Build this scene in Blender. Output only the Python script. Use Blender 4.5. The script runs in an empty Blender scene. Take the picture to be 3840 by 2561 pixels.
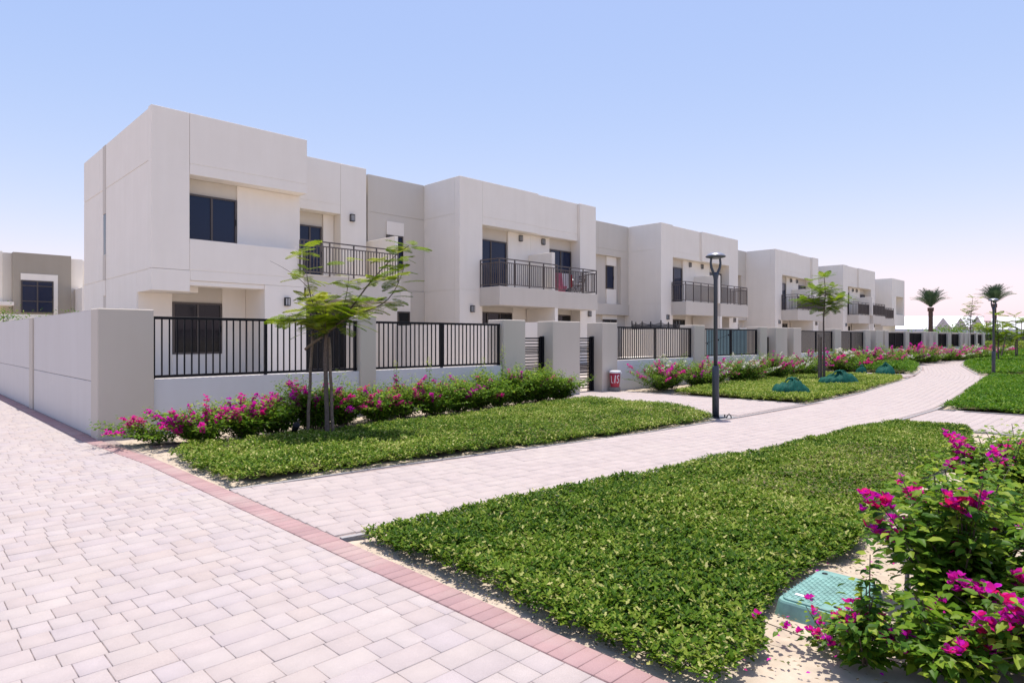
import bpy, math, random
import numpy as np
from mathutils import Vector, Matrix

# ------------------------------------------------------------------ camera, sky, sun
SC = bpy.context.scene
random.seed(7)
RNG = np.random.default_rng(11)
YAW = math.radians(45.4)
cam = bpy.data.cameras.new('camera')
co = bpy.data.objects.new('camera', cam)
SC.collection.objects.link(co)
co.location = (0, 0, 1.6)
co.rotation_euler = (math.pi / 2, 0, YAW - math.pi / 2)
cam.sensor_width = 36.0
cam.lens = 36.0 * 2403.0 / 3840.0
cam.shift_y = -11.5 / 3840.0
cam.clip_start = 0.05
cam.clip_end = 3000.0
SC.camera = co

SUN_EL, SUN_AZ = math.radians(80.5), math.radians(37.0)      # azimuth measured from +X towards +Y
world = bpy.data.worlds.new('World')
SC.world = world
world.use_nodes = True
wn = world.node_tree.nodes
wl = world.node_tree.links
bg = wn['Background']
sky = wn.new('ShaderNodeTexSky')
sky.sky_type = 'NISHITA'
sky.sun_disc = False
sky.sun_elevation = SUN_EL
sky.sun_rotation = math.pi / 2 - SUN_AZ
sky.altitude = 0
sky.air_density = 1.0
sky.dust_density = 1.0
sky.ozone_density = 3.0
# one smooth tone curve per channel over the whole sky, to the photograph's pale lavender-blue
sep = wn.new('ShaderNodeSeparateColor'); com = wn.new('ShaderNodeCombineColor')
wl.new(sky.outputs[0], sep.inputs[0])
for ci, (ref, gm, outv) in enumerate(((3.2, 1.0, 2.52), (3.7, .7, 2.27), (3.7, .28, 2.8))):
    dv = wn.new('ShaderNodeMath'); dv.operation = 'DIVIDE'; dv.inputs[1].default_value = ref
    pw_ = wn.new('ShaderNodeMath'); pw_.operation = 'POWER'; pw_.inputs[1].default_value = gm
    ml = wn.new('ShaderNodeMath'); ml.operation = 'MULTIPLY'; ml.inputs[1].default_value = outv
    wl.new(sep.outputs[ci], dv.inputs[0]); wl.new(dv.outputs[0], pw_.inputs[0]); wl.new(pw_.outputs[0], ml.inputs[0]); wl.new(ml.outputs[0], com.inputs[ci])
wl.new(com.outputs[0], bg.inputs[0])
bg.inputs[1].default_value = 0.15
sl = bpy.data.lights.new('sun', 'SUN')
sl.energy = 2.6
sl.angle = math.radians(0.53)
sl.color = (1.0, 0.94, 0.85)
so = bpy.data.objects.new('sun', sl)
SC.collection.objects.link(so)
d = Vector((math.cos(SUN_EL) * math.cos(SUN_AZ), math.cos(SUN_EL) * math.sin(SUN_AZ), math.sin(SUN_EL)))
so.rotation_euler = d.to_track_quat('Z', 'Y').to_euler()
so.location = (0, 0, 60)
SC.view_settings.view_transform = 'Standard'
SC.view_settings.look = 'None'
SC.view_settings.gamma = 1.0
SC.view_settings.use_curve_mapping = False
SC.view_settings.exposure = 1.1
SC.cycles.max_bounces = 8
SC.cycles.diffuse_bounces = 5
SC.cycles.transparent_max_bounces = 8

# ------------------------------------------------------------------ helpers
def W(o):
    v = Vector((0, 0, 0))
    while o is not None:
        v = v + o.location
        o = o.parent
    return v

def add(name, data, loc=(0, 0, 0), parent=None, rot=(0, 0, 0), scale=None):
    o = bpy.data.objects.new(name, data)
    SC.collection.objects.link(o)
    loc = Vector(loc)
    if parent is not None:
        loc = loc - W(parent)
        o.parent = parent
    o.location = loc
    o.rotation_euler = rot
    if scale is not None:
        o.scale = scale
    return o

def tag(o, label=None, cat=None, group=None, kind=None):
    if label: o['label'] = label
    if cat: o['category'] = cat
    if group: o['group'] = group
    if kind: o['kind'] = kind
    return o

def thing(name, label, cat, loc, group=None):
    return tag(add(name, None, loc), label, cat, group)

def raw_mesh(name, V, F, mat, smooth=False, attrs=None, midx=None):
    """V (n,3); F (m,k) all faces with k corners"""
    V = np.asarray(V, dtype=np.float32); F = np.asarray(F, dtype=np.int32)
    me = bpy.data.meshes.new(name)
    me.vertices.add(len(V)); me.vertices.foreach_set('co', V.ravel())
    m, k = F.shape
    me.loops.add(m * k); me.loops.foreach_set('vertex_index', F.ravel())
    me.polygons.add(m)
    me.polygons.foreach_set('loop_start', np.arange(0, m * k, k, dtype=np.int32))
    me.polygons.foreach_set('loop_total', np.full(m, k, dtype=np.int32))
    if smooth: me.polygons.foreach_set('use_smooth', np.ones(m, dtype=bool))
    mats = mat if isinstance(mat, (list, tuple)) else [mat]
    for x in mats: me.materials.append(x)
    if midx is not None: me.polygons.foreach_set('material_index', np.asarray(midx, dtype=np.int32))
    if attrs:
        for an, av in attrs.items():
            a = me.attributes.new(an, 'FLOAT', 'POINT'); a.data.foreach_set('value', np.asarray(av, dtype=np.float32))
    me.update(calc_edges=True)
    me.validate(verbose=False)
    return me

def cbox(x0, x1, y0, y1, z0, z1, b=0.0):
    """chamfered box -> verts, faces (list)"""
    if b <= 0:
        v = [(x, y, z) for x in (x0, x1) for y in (y0, y1) for z in (z0, z1)]
        f = [(0, 1, 3, 2), (4, 6, 7, 5), (0, 4, 5, 1), (2, 3, 7, 6), (0, 2, 6, 4), (1, 5, 7, 3)]
        return v, f
    b = min(b, (x1 - x0) * .3, (y1 - y0) * .3, (z1 - z0) * .3)
    v = []
    for ix in (0, 1):
        for iy in (0, 1):
            for iz in (0, 1):
                X = (x0, x1)[ix]; Y = (y0, y1)[iy]; Z = (z0, z1)[iz]
                sx = b if ix == 0 else -b; sy = b if iy == 0 else -b; sz = b if iz == 0 else -b
                v += [(X, Y + sy, Z + sz), (X + sx, Y, Z + sz), (X + sx, Y + sy, Z)]
    def vi(ix, iy, iz, a): return (ix * 4 + iy * 2 + iz) * 3 + a
    f = []
    f.append([vi(0, 0, 0, 0), vi(0, 0, 1, 0), vi(0, 1, 1, 0), vi(0, 1, 0, 0)])
    f.append([vi(1, 0, 0, 0), vi(1, 1, 0, 0), vi(1, 1, 1, 0), vi(1, 0, 1, 0)])
    f.append([vi(0, 0, 0, 1), vi(1, 0, 0, 1), vi(1, 0, 1, 1), vi(0, 0, 1, 1)])
    f.append([vi(0, 1, 0, 1), vi(0, 1, 1, 1), vi(1, 1, 1, 1), vi(1, 1, 0, 1)])
    f.append([vi(0, 0, 0, 2), vi(0, 1, 0, 2), vi(1, 1, 0, 2), vi(1, 0, 0, 2)])
    f.append([vi(0, 0, 1, 2), vi(1, 0, 1, 2), vi(1, 1, 1, 2), vi(0, 1, 1, 2)])
    for iy in (0, 1):
        for iz in (0, 1):
            q = [vi(0, iy, iz, 1), vi(1, iy, iz, 1), vi(1, iy, iz, 2), vi(0, iy, iz, 2)]
            f.append(q if (iy == 1) == (iz == 1) else q[::-1])
            if False: pass
    for ix in (0, 1):
        for iz in (0, 1):
            q = [vi(ix, 0, iz, 0), vi(ix, 0, iz, 2), vi(ix, 1, iz, 2), vi(ix, 1, iz, 0)]
            f.append(q if (ix == 1) == (iz == 1) else q[::-1])
    for ix in (0, 1):
        for iy in (0, 1):
            q = [vi(ix, iy, 0, 0), vi(ix, iy, 1, 0), vi(ix, iy, 1, 1), vi(ix, iy, 0, 1)]
            f.append(q if (ix == 1) == (iy == 1) else q[::-1])
    for ix in (0, 1):
        for iy in (0, 1):
            for iz in (0, 1):
                t = [vi(ix, iy, iz, 0), vi(ix, iy, iz, 1), vi(ix, iy, iz, 2)]
                f.append(t if (ix + iy + iz) % 2 == 1 else t[::-1])
    return v, f

def poly_mesh(name, v, f, mat, smooth=False):
    me = bpy.data.meshes.new(name)
    me.from_pydata([tuple(p) for p in v], [], [tuple(q) for q in f])
    me.materials.append(mat)
    if smooth:
        me.polygons.foreach_set('use_smooth', np.ones(len(me.polygons), dtype=bool))
    # consistent normals for closed solids
    import bmesh
    bm = bmesh.new(); bm.from_mesh(me); bmesh.ops.recalc_face_normals(bm, faces=bm.faces); bm.to_mesh(me); bm.free()
    me.update()
    return me

CACHE = {}
def boxm(dx, dy, dz, mat, b=0.006):
    k = (round(dx, 4), round(dy, 4), round(dz, 4), mat.name, b)
    if k not in CACHE:
        v, f = cbox(-dx / 2, dx / 2, -dy / 2, dy / 2, -dz / 2, dz / 2, b)
        CACHE[k] = poly_mesh('block', v, f, mat)
    return CACHE[k]

def B(name, x0, x1, y0, y1, z0, z1, mat, parent=None, b=0.008):
    return add(name, boxm(x1 - x0, y1 - y0, z1 - z0, mat, b), ((x0 + x1) / 2, (y0 + y1) / 2, (z0 + z1) / 2), parent)

def J(name, boxes, mat, parent=None, b=0.0, origin=None):
    """several boxes as ONE mesh object"""
    if origin is None: origin = (boxes[0][0], boxes[0][2], boxes[0][4])
    V, F = [], []
    for bx in boxes:
        v, f = cbox(*bx, b)
        n = len(V)
        V += [(p[0] - origin[0], p[1] - origin[1], p[2] - origin[2]) for p in v]
        F += [[i + n for i in q] for q in f]
    return add(name, poly_mesh(name, V, F, mat), origin, parent)

def tube_arrays(pts, radii, sides=8, cap=True):
    pts = [Vector(p) for p in pts]; V, F = [], []
    n = len(pts)
    up = Vector((0, 0, 1))
    prev = None
    for i, p in enumerate(pts):
        t = (pts[min(i + 1, n - 1)] - pts[max(i - 1, 0)])
        t = t.normalized() if t.length > 1e-9 else up
        if prev is None:
            a = Vector((1, 0, 0)) if abs(t.x) < .8 else Vector((0, 1, 0))
            u = (a - t * a.dot(t)).normalized()
        else:
            u = (prev - t * prev.dot(t)).normalized()
        prev = u
        w = t.cross(u)
        for k in range(sides):
            a = 2 * math.pi * k / sides
            V.append(tuple(p + (u * math.cos(a) + w * math.sin(a)) * radii[i]))
    for i in range(n - 1):
        for k in range(sides):
            k2 = (k + 1) % sides
            F.append((i * sides + k, i * sides + k2, (i + 1) * sides + k2, (i + 1) * sides + k))
    if cap:
        V.append(tuple(pts[0])); V.append(tuple(pts[-1]))
        c0, c1 = len(V) - 2, len(V) - 1
        for k in range(sides):
            k2 = (k + 1) % sides
            F.append((c0, k2, k)); F.append((c1, (n - 1) * sides + k, (n - 1) * sides + k2))
    return V, F

def tube(name, pts, radii, mat, parent=None, sides=8, origin=None, smooth=True):
    if not hasattr(radii, '__len__'): radii = [radii] * len(pts)
    if origin is None: origin = pts[0]
    o = Vector(origin)
    V, F = tube_arrays([Vector(p) - o for p in pts], radii, sides)
    return add(name, poly_mesh(name, V, F, mat, smooth), o, parent)

def multi_tube(name, lst, mat, parent=None, sides=5, origin=(0, 0, 0)):
    V, F = [], []
    o = Vector(origin)
    for pts, radii in lst:
        v, f = tube_arrays([Vector(p) - o for p in pts], radii, sides, False)
        n = len(V); V += v; F += [tuple(i + n for i in q) for q in f]
    return add(name, raw_mesh(name, V, F, mat, True), o, parent)

def lathe(name, prof, mat, loc, parent=None, n=24, smooth=True):
    V, F = [], []
    for r, z in prof:
        for k in range(n):
            a = 2 * math.pi * k / n
            V.append((r * math.cos(a), r * math.sin(a), z))
    for i in range(len(prof) - 1):
        for k in range(n):
            k2 = (k + 1) % n
            F.append((i * n + k, i * n + k2, (i + 1) * n + k2, (i + 1) * n + k))
    F.append(tuple(range(n))[::-1]); F.append(tuple((len(prof) - 1) * n + k for k in range(n)))
    return add(name, poly_mesh(name, V, F, mat, smooth), loc, parent)

def inpoly(pts, poly):
    x, y = pts[:, 0], pts[:, 1]
    c = np.zeros(len(pts), bool)
    j = len(poly) - 1
    for i in range(len(poly)):
        xi, yi = poly[i]; xj, yj = poly[j]
        hit = ((yi > y) != (yj > y)) & (x < (xj - xi) * (y - yi) / ((yj - yi) if yj != yi else 1e-9) + xi)
        c ^= hit
        j = i
    return c

def dist_poly(pts, poly):
    dm = np.full(len(pts), 1e9)
    for i in range(len(poly)):
        a = np.array(poly[i]); b = np.array(poly[(i + 1) % len(poly)])
        ab = b - a; L = (ab ** 2).sum()
        t = np.clip(((pts - a) @ ab) / max(L, 1e-9), 0, 1)
        q = a + t[:, None] * ab
        dm = np.minimum(dm, np.hypot(*(pts - q).T))
    return dm

def vnoise(x, y, s, seed=0):
    """cheap smooth value noise in 0..1"""
    x = np.asarray(x) * s + 1000.3; y = np.asarray(y) * s + 1000.7
    xi = np.floor(x).astype(np.int64); yi = np.floor(y).astype(np.int64)
    fx = x - xi; fy = y - yi
    fx = fx * fx * (3 - 2 * fx); fy = fy * fy * (3 - 2 * fy)
    def h(a, b):
        n = (a * 374761393 + b * 668265263 + seed * 974711) & 0x7fffffff
        n = ((n ^ (n >> 13)) * 1274126177) & 0x7fffffff
        return ((n ^ (n >> 16)) & 0xffff) / 65535.0
    return (h(xi, yi) * (1 - fx) + h(xi + 1, yi) * fx) * (1 - fy) + (h(xi, yi + 1) * (1 - fx) + h(xi + 1, yi + 1) * fx) * fy

def frames(az, tilt, roll):
    """rotation matrices whose local +Y is the leaf axis; tilt = rise of the axis above horizontal"""
    ca, sa = np.cos(az), np.sin(az); ct, st = np.cos(tilt), np.sin(tilt); cr, sr = np.cos(roll), np.sin(roll)
    y = np.stack([ca * ct, sa * ct, st], -1)
    x0 = np.stack([sa, -ca, np.zeros_like(sa)], -1)
    z0 = np.cross(x0, y)
    x = x0 * cr[:, None] + z0 * sr[:, None]
    z = -x0 * sr[:, None] + z0 * cr[:, None]
    return np.stack([x, y, z], -1)            # columns

LEAF2 = (np.array([(0, 0, 0), (-.24, .5, .07), (0, 1, -.05), (.24, .5, .07)], float), np.array([(0, 3, 2), (0, 2, 1)]))
LEAF4 = (np.array([(0, 0, 0), (-.33, .32, .08), (-.2, .72, .06), (0, 1, -.1), (.2, .72, .06), (.33, .32, .08), (0, .5, -.01)], float),
         np.array([(0, 5, 6), (5, 4, 6), (4, 3, 6), (3, 2, 6), (2, 1, 6), (1, 0, 6)]))
LOBE = (np.array([(0, 0, 0), (-.3, .45, .05), (-.14, .62, 0), (-.2, .9, .05), (0, 1.05, -.08), (.2, .9, .05), (.14, .62, 0), (.3, .45, .05)], float),
        np.array([(0, 7, 6), (0, 6, 4), (6, 5, 4), (0, 4, 2), (2, 4, 3), (0, 2, 1)]))

def scatter(tpl, P, R, S, shade):
    tv, tf = tpl
    V = np.einsum('nij,kj->nki', R, tv) * S[:, None, None] + P[:, None, :]
    n, k = len(P), len(tv)
    F = tf[None] + (np.arange(n) * k)[:, None, None]
    return V.reshape(-1, 3), F.reshape(-1, tf.shape[1]), np.repeat(shade, k)

# ------------------------------------------------------------------ materials
def mat_new(name):
    m = bpy.data.materials.new(name); m.use_nodes = True
    return m, m.node_tree.nodes, m.node_tree.links, m.node_tree.nodes['Principled BSDF']

def simple(name, col, rough=.6, metal=0., noise=0.06, scale=30., bump=0., spec=.5):
    m, N, L, p = mat_new(name)
    p.inputs['Roughness'].default_value = rough; p.inputs['Metallic'].default_value = metal
    p.inputs['Specular IOR Level'].default_value = spec
    g = N.new('ShaderNodeNewGeometry')
    t = N.new('ShaderNodeTexNoise'); t.inputs['Scale'].default_value = scale; t.inputs['Detail'].default_value = 5
    L.new(g.outputs['Position'], t.inputs['Vector'])
    r = N.new('ShaderNodeValToRGB')
    r.color_ramp.elements[0].position = .3; r.color_ramp.elements[1].position = .7
    r.color_ramp.elements[0].color = [c * (1 - noise) for c in col] + [1]
    r.color_ramp.elements[1].color = [min(1, c * (1 + noise)) for c in col] + [1]
    L.new(t.outputs[0], r.inputs[0]); L.new(r.outputs[0], p.inputs['Base Color'])
    if bump:
        b = N.new('ShaderNodeBump'); b.inputs['Strength'].default_value = bump; b.inputs['Distance'].default_value = .004
        L.new(t.outputs[0], b.inputs['Height']); L.new(b.outputs[0], p.inputs['Normal'])
    return m

def stucco(name, col, stain=.05):
    m, N, L, p = mat_new(name)
    p.inputs['Roughness'].default_value = .85; p.inputs['Specular IOR Level'].default_value = .2
    g = N.new('ShaderNodeNewGeometry')
    t1 = N.new('ShaderNodeTexNoise'); t1.inputs['Scale'].default_value = .9; t1.inputs['Detail'].default_value = 6; t1.inputs['Roughness'].default_value = .6
    t2 = N.new('ShaderNodeTexNoise'); t2.inputs['Scale'].default_value = 160; t2.inputs['Detail'].default_value = 3
    mp = N.new('ShaderNodeMapping'); mp.inputs['Scale'].default_value = (2.2, 2.2, .22)
    t3 = N.new('ShaderNodeTexNoise'); t3.inputs['Scale'].default_value = 1.6; t3.inputs['Detail'].default_value = 4
    L.new(g.outputs['Position'], t1.inputs['Vector']); L.new(g.outputs['Position'], t2.inputs['Vector'])
    L.new(g.outputs['Position'], mp.inputs['Vector']); L.new(mp.outputs[0], t3.inputs['Vector'])
    mx = N.new('ShaderNodeMix'); mx.data_type = 'FLOAT'; mx.inputs[0].default_value = .45
    L.new(t1.outputs[0], mx.inputs[2]); L.new(t3.outputs[0], mx.inputs[3])
    r = N.new('ShaderNodeValToRGB')
    r.color_ramp.elements[0].position = .32; r.color_ramp.elements[1].position = .62
    r.color_ramp.elements[0].color = [c * (1 - stain * k) for c, k in zip(col, (1, 1.1, 1.3))] + [1]
    r.color_ramp.elements[1].color = list(col) + [1]
    L.new(mx.outputs[0], r.inputs[0]); L.new(r.outputs[0], p.inputs['Base Color'])
    b = N.new('ShaderNodeBump'); b.inputs['Strength'].default_value = .25; b.inputs['Distance'].default_value = .003
    L.new(t2.outputs[0], b.inputs['Height']); L.new(b.outputs[0], p.inputs['Normal'])
    return m

def glass_mat(name, col):
    m, N, L, p = mat_new(name)
    p.inputs['Base Color'].default_value = (*col, 1); p.inputs['Roughness'].default_value = .06
    p.inputs['Specular IOR Level'].default_value = .35
    g = N.new('ShaderNodeNewGeometry'); t = N.new('ShaderNodeTexNoise'); t.inputs['Scale'].default_value = .8
    L.new(g.outputs['Position'], t.inputs['Vector'])
    b = N.new('ShaderNodeBump'); b.inputs['Strength'].default_value = .05; b.inputs['Distance'].default_value = .01
    L.new(t.outputs[0], b.inputs['Height']); L.new(b.outputs[0], p.inputs['Normal'])
    return m

def paver_mat(name, cols, single):
    m, N, L, p = mat_new(name)
    p.inputs['Roughness'].default_value = .9; p.inputs['Specular IOR Level'].default_value = .15
    if single:
        oi = N.new('ShaderNodeObjectInfo'); rnd = oi.outputs['Random']
    else:
        a = N.new('ShaderNodeAttribute'); a.attribute_name = 'shade'; rnd = a.outputs['Fac']
    r = N.new('ShaderNodeValToRGB'); r.color_ramp.interpolation = 'LINEAR'
    el = r.color_ramp.elements
    el[0].position = 0; el[0].color = (*cols[0], 1); el[1].position = 1; el[1].color = (*cols[-1], 1)
    for i, c in enumerate(cols[1:-1]):
        e = el.new((i + 1) / (len(cols) - 1)); e.color = (*c, 1)
    L.new(rnd, r.inputs[0])
    g = N.new('ShaderNodeNewGeometry')
    t1 = N.new('ShaderNodeTexNoise'); t1.inputs['Scale'].default_value = 3.; t1.inputs['Detail'].default_value = 8; t1.inputs['Roughness'].default_value = .7
    t2 = N.new('ShaderNodeTexNoise'); t2.inputs['Scale'].default_value = 260.; t2.inputs['Detail'].default_value = 2
    L.new(g.outputs['Position'], t1.inputs['Vector']); L.new(g.outputs['Position'], t2.inputs['Vector'])
    m1 = N.new('ShaderNodeMapRange'); m1.inputs[1].default_value = .3; m1.inputs[2].default_value = .7; m1.inputs[3].default_value = .90; m1.inputs[4].default_value = 1.06
    m2 = N.new('ShaderNodeMapRange'); m2.inputs[1].default_value = .3; m2.inputs[2].default_value = .7; m2.inputs[3].default_value = .9; m2.inputs[4].default_value = 1.08
    L.new(t1.outputs[0], m1.inputs[0]); L.new(t2.outputs[0], m2.inputs[0])
    mu = N.new('ShaderNodeMath'); mu.operation = 'MULTIPLY'; L.new(m1.outputs[0], mu.inputs[0]); L.new(m2.outputs[0], mu.inputs[1])
    vm = N.new('ShaderNodeVectorMath'); vm.operation = 'SCALE'; L.new(r.outputs[0], vm.inputs[0]); L.new(mu.outputs[0], vm.inputs['Scale'])
    # dusting of pale sand
    t4 = N.new('ShaderNodeTexNoise'); t4.inputs['Scale'].default_value = 1.1; t4.inputs['Detail'].default_value = 7; t4.inputs['Roughness'].default_value = .65
    L.new(g.outputs['Position'], t4.inputs['Vector'])
    m4 = N.new('ShaderNodeMapRange'); m4.inputs[1].default_value = .48; m4.inputs[2].default_value = .75; m4.inputs[3].default_value = 0; m4.inputs[4].default_value = .55
    L.new(t4.outputs[0], m4.inputs[0])
    mc = N.new('ShaderNodeMix'); mc.data_type = 'RGBA'
    L.new(m4.outputs[0], mc.inputs[0]); L.new(vm.outputs[0], mc.inputs[6]); mc.inputs[7].default_value = (.45, .40, .365, 1)
    L.new(mc.outputs[2], p.inputs['Base Color'])
    b = N.new('ShaderNodeBump'); b.inputs['Strength'].default_value = .35; b.inputs['Distance'].default_value = .002
    L.new(t2.outputs[0], b.inputs['Height']); L.new(b.outputs[0], p.inputs['Normal'])
    return m

def leaf_mat(name, cols, rough=.45, trans=.3, attr=True):
    m, N, L, p = mat_new(name)
    p.inputs['Roughness'].default_value = rough; p.inputs['Specular IOR Level'].default_value = .12
    if attr:
        a = N.new('ShaderNodeAttribute'); a.attribute_name = 'shade'; rnd = a.outputs['Fac']
    else:
        oi = N.new('ShaderNodeObjectInfo'); rnd = oi.outputs['Random']
    r = N.new('ShaderNodeValToRGB'); el = r.color_ramp.elements
    el[0].position = 0; el[0].color = (*cols[0], 1); el[1].position = 1; el[1].color = (*cols[-1], 1)
    for i, c in enumerate(cols[1:-1]):
        e = el.new((i + 1) / (len(cols) - 1)); e.color = (*c, 1)
    L.new(rnd, r.inputs[0]); L.new(r.outputs[0], p.inputs['Base Color'])
    tr = N.new('ShaderNodeBsdfTranslucent'); L.new(r.outputs[0], tr.inputs[0])
    mx = N.new('ShaderNodeMixShader'); mx.inputs[0].default_value = trans
    out = N['Material Output']
    L.new(p.outputs[0], mx.inputs[1]); L.new(tr.outputs[0], mx.inputs[2]); L.new(mx.outputs[0], out.inputs[0])
    return m

M_white = stucco('white_stucco', (.83, .775, .69))
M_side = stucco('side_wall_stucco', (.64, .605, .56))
M_beige = stucco('beige_stucco', (.61, .565, .49))
M_beige2 = stucco('pale_beige_stucco', (.60, .55, .48))
M_tan = stucco('tan_stucco', (.36, .32, .26))
M_pillar = stucco('pillar_stucco', (.57, .515, .435))
M_lowwall = stucco('low_wall_paint', (.64, .64, .645))
M_top = stucco('sunlit_top', (.78, .76, .74))  # upward faces of walls and roofs: sunlight put into a brighter colour
M_frame = simple('bronze_aluminium', (.085, .07, .062), .4, .3, .03)
M_rail = simple('brown_rail_paint', (.10, .082, .075), .45, .2, .04)
M_black = simple('black_paint', (.004, .0045, .008), .5, 0, .03, spec=.2)
M_glass = glass_mat('navy_glass', (.007, .015, .045))
M_glass2 = glass_mat('dark_glass', (.008, .009, .012))
M_lampglass = simple('frosted_lamp_glass', (.6, .6, .6), .4, 0, .02)
M_pole = simple('blue_grey_pole_paint', (.045, .055, .075), .45, .2, .04)
M_silver = simple('silver_dome', (.42, .43, .46), .3, .8, .05, 3)
M_sand = simple('sand', (.46, .39, .31), .95, 0, .16, 9., .9, .1)
M_desert = simple('desert_ground', (.42, .36, .29), .95, 0, .1, .2, .3, .1)
M_joint = simple('joint_sand', (.30, .245, .23), .95, 0, .25, 40., .3, .1)
M_edge = simple('concrete_edging', (.33, .32, .32), .9, 0, .12, 20., .3, .1)
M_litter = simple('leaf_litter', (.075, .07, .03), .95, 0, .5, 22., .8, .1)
M_wood = simple('weathered_stake_wood', (.17, .13, .10), .85, 0, .3, 25., .6, .2)
M_bark = simple('young_bark', (.13, .10, .085), .85, 0, .3, 35., .6, .2)
M_twig = simple('twig_bark', (.09, .07, .05), .8, 0, .3, 40., .3, .2)
M_red = simple('red_plastic', (.36, .018, .045), .4, 0, .08, 20)
M_wplast = simple('white_plastic', (.72, .74, .78), .4, 0, .04, 20)
M_block = simple('concrete_block', (.2, .19, .18), .9, 0, .2, 40, .5)
M_teal = simple('teal_box_plastic', (.17, .33, .295), .55, 0, .22, 14, .5)
M_bag = simple('green_mesh_sack', (.002, .070, .052), .75, 0, .4, 30, .9, .2)
M_net = simple('black_net', (.012, .012, .016), .8, 0, .1, 40)
M_tent = simple('white_tent_fabric', (.82, .82, .84), .5, 0, .02, .2)
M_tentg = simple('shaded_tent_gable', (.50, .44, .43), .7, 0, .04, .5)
M_hoard = simple('grey_hoarding', (.42, .44, .50), .7, 0, .06, 1)
M_screen = simple('teal_privacy_screen', (.20, .33, .36), .6, 0, .05, 3)
M_yard = simple('yard_tiles', (.44, .39, .35), .85, 0, .08, 6)
M_pink = simple('pink_towel', (.55, .12, .22), .9, 0, .2, 12, .4)
M_wcloth = simple('white_towel', (.7, .7, .75), .9, 0, .05, 12, .4)
M_rcloth = simple('red_towel', (.35, .02, .03), .9, 0, .1, 12, .4)
M_pipe = simple('brown_pipe', (.07, .045, .045), .5, 0, .1, 20)
M_roadS = paver_mat('road_paver', [(.405, .348, .335), (.42, .368, .352), (.40, .350, .348), (.435, .385, .368), (.41, .362, .365), (.415, .355, .332)], True)
M_roadM = paver_mat('road_paver_mass', [(.405, .348, .335), (.42, .368, .352), (.40, .350, .348), (.435, .385, .368), (.41, .362, .365), (.415, .355, .332)], False)
M_pathS = paver_mat('path_paver', [(.415, .358, .342), (.43, .373, .357), (.408, .354, .342), (.425, .367, .35)], True)
M_pathM = paver_mat('path_paver_mass', [(.415, .358, .342), (.43, .373, .357), (.408, .354, .342), (.425, .367, .35)], False)
M_brickS = paver_mat('red_border_brick', [(.36, .235, .232), (.40, .265, .26), (.335, .22, .222), (.39, .27, .258)], True)
M_brickM = paver_mat('red_border_brick_mass', [(.36, .235, .232), (.40, .265, .26), (.335, .22, .222), (.39, .27, .258)], False)
M_gc = leaf_mat('ground_cover_leaf', [(.024, .072, .006), (.072, .155, .010), (.145, .235, .018), (.27, .34, .05), (.55, .53, .21)], .5, .33)
M_gcy = leaf_mat('dry_ground_cover_leaf', [(.055, .115, .010), (.12, .205, .018), (.21, .295, .035), (.33, .39, .07), (.52, .51, .19)], .5, .35)
M_gcf = leaf_mat('lush_ground_cover_leaf', [(.035, .11, .006), (.068, .175, .008), (.12, .235, .014), (.21, .32, .03)], .5, .35)
M_leaf = leaf_mat('bougainvillea_leaf', [(.04, .11, .012), (.09, .20, .015), (.18, .30, .02), (.40, .48, .05)], .42, .42)
M_leafS = leaf_mat('bougainvillea_single_leaf', [(.035, .10, .014), (.07, .16, .015), (.13, .24, .02), (.34, .42, .05)], .42, .38, False)
M_mag = leaf_mat('magenta_bract', [(.55, .012, .50), (.65, .014, .46), (.74, .02, .40), (.72, .02, .22)], .6, .4)
M_magS = leaf_mat('magenta_single_bract', [(.55, .010, .50), (.62, .012, .48), (.75, .02, .30), (.68, .01, .12)], .6, .4, False)
M_wfl = leaf_mat('white_bract', [(.75, .73, .66), (.8, .78, .74), (.72, .66, .6)], .6, .3)
M_frond = leaf_mat('feathery_tree_leaf', [(.17, .28, .010), (.27, .38, .016), (.36, .44, .03), (.44, .46, .06)], .5, .5, False)
M_frond2 = leaf_mat('far_tree_leaf', [(.14, .24, .010), (.22, .33, .016), (.30, .38, .03)], .5, .5, False)
M_palm = leaf_mat('palm_frond', [(.045, .085, .05), (.06, .11, .055), (.09, .14, .07)], .5, .15, False)
M_palmt = simple('palm_trunk_bark', (.10, .07, .055), .9, 0, .4, 12, .8, .1)
M_hedge = leaf_mat('yellow_hedge_leaf', [(.10, .17, .02), (.18, .26, .03), (.28, .33, .05)], .5, .3)

# ------------------------------------------------------------------ ground
tag(add('ground', raw_mesh('ground', [(-1500, -1500, -.06), (1500, -1500, -.06), (1500, 1500, -.06), (-1500, 1500, -.06)], [(0, 1, 2, 3)], M_desert)), kind='structure')

def sheet(name, x0, x1, y0, y1, z, mat, step=.25, amp=.0):
    nx = max(1, int((x1 - x0) / step)); ny = max(1, int((y1 - y0) / step))
    X, Y = np.meshgrid(np.linspace(x0, x1, nx + 1), np.linspace(y0, y1, ny + 1))
    Z = z + amp * (vnoise(X, Y, 2.3, 3) - .5) + amp * .6 * (vnoise(X, Y, 7., 5) - .5)
    V = np.stack([X.ravel(), Y.ravel(), Z.ravel()], -1)
    i = np.arange(ny)[:, None] * (nx + 1) + np.arange(nx)[None]
    F = np.stack([i, i + 1, i + nx + 2, i + nx + 1], -1).reshape(-1, 4)
    return tag(add(name, raw_mesh(name, V, F, mat, True)), kind='structure')

sheet('garden_soil', 2.63, 13.4, -6, 4.55, -.028, M_sand, .06, .035)
sheet('garden_soil', 2.63, 12.45, 6.1, 11.9, -.028, M_sand, .09, .03)
sheet('garden_soil', 16.2, 29.5, 6.3, 11.9, -.035, M_sand, .3, .03)
sheet('garden_soil', 17.0, 95, -12, 3.5, -.035, M_sand, .6, .02)
sheet('garden_soil', 33, 95, 7.7, 11.9, -.035, M_sand, .6, .02)

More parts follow.
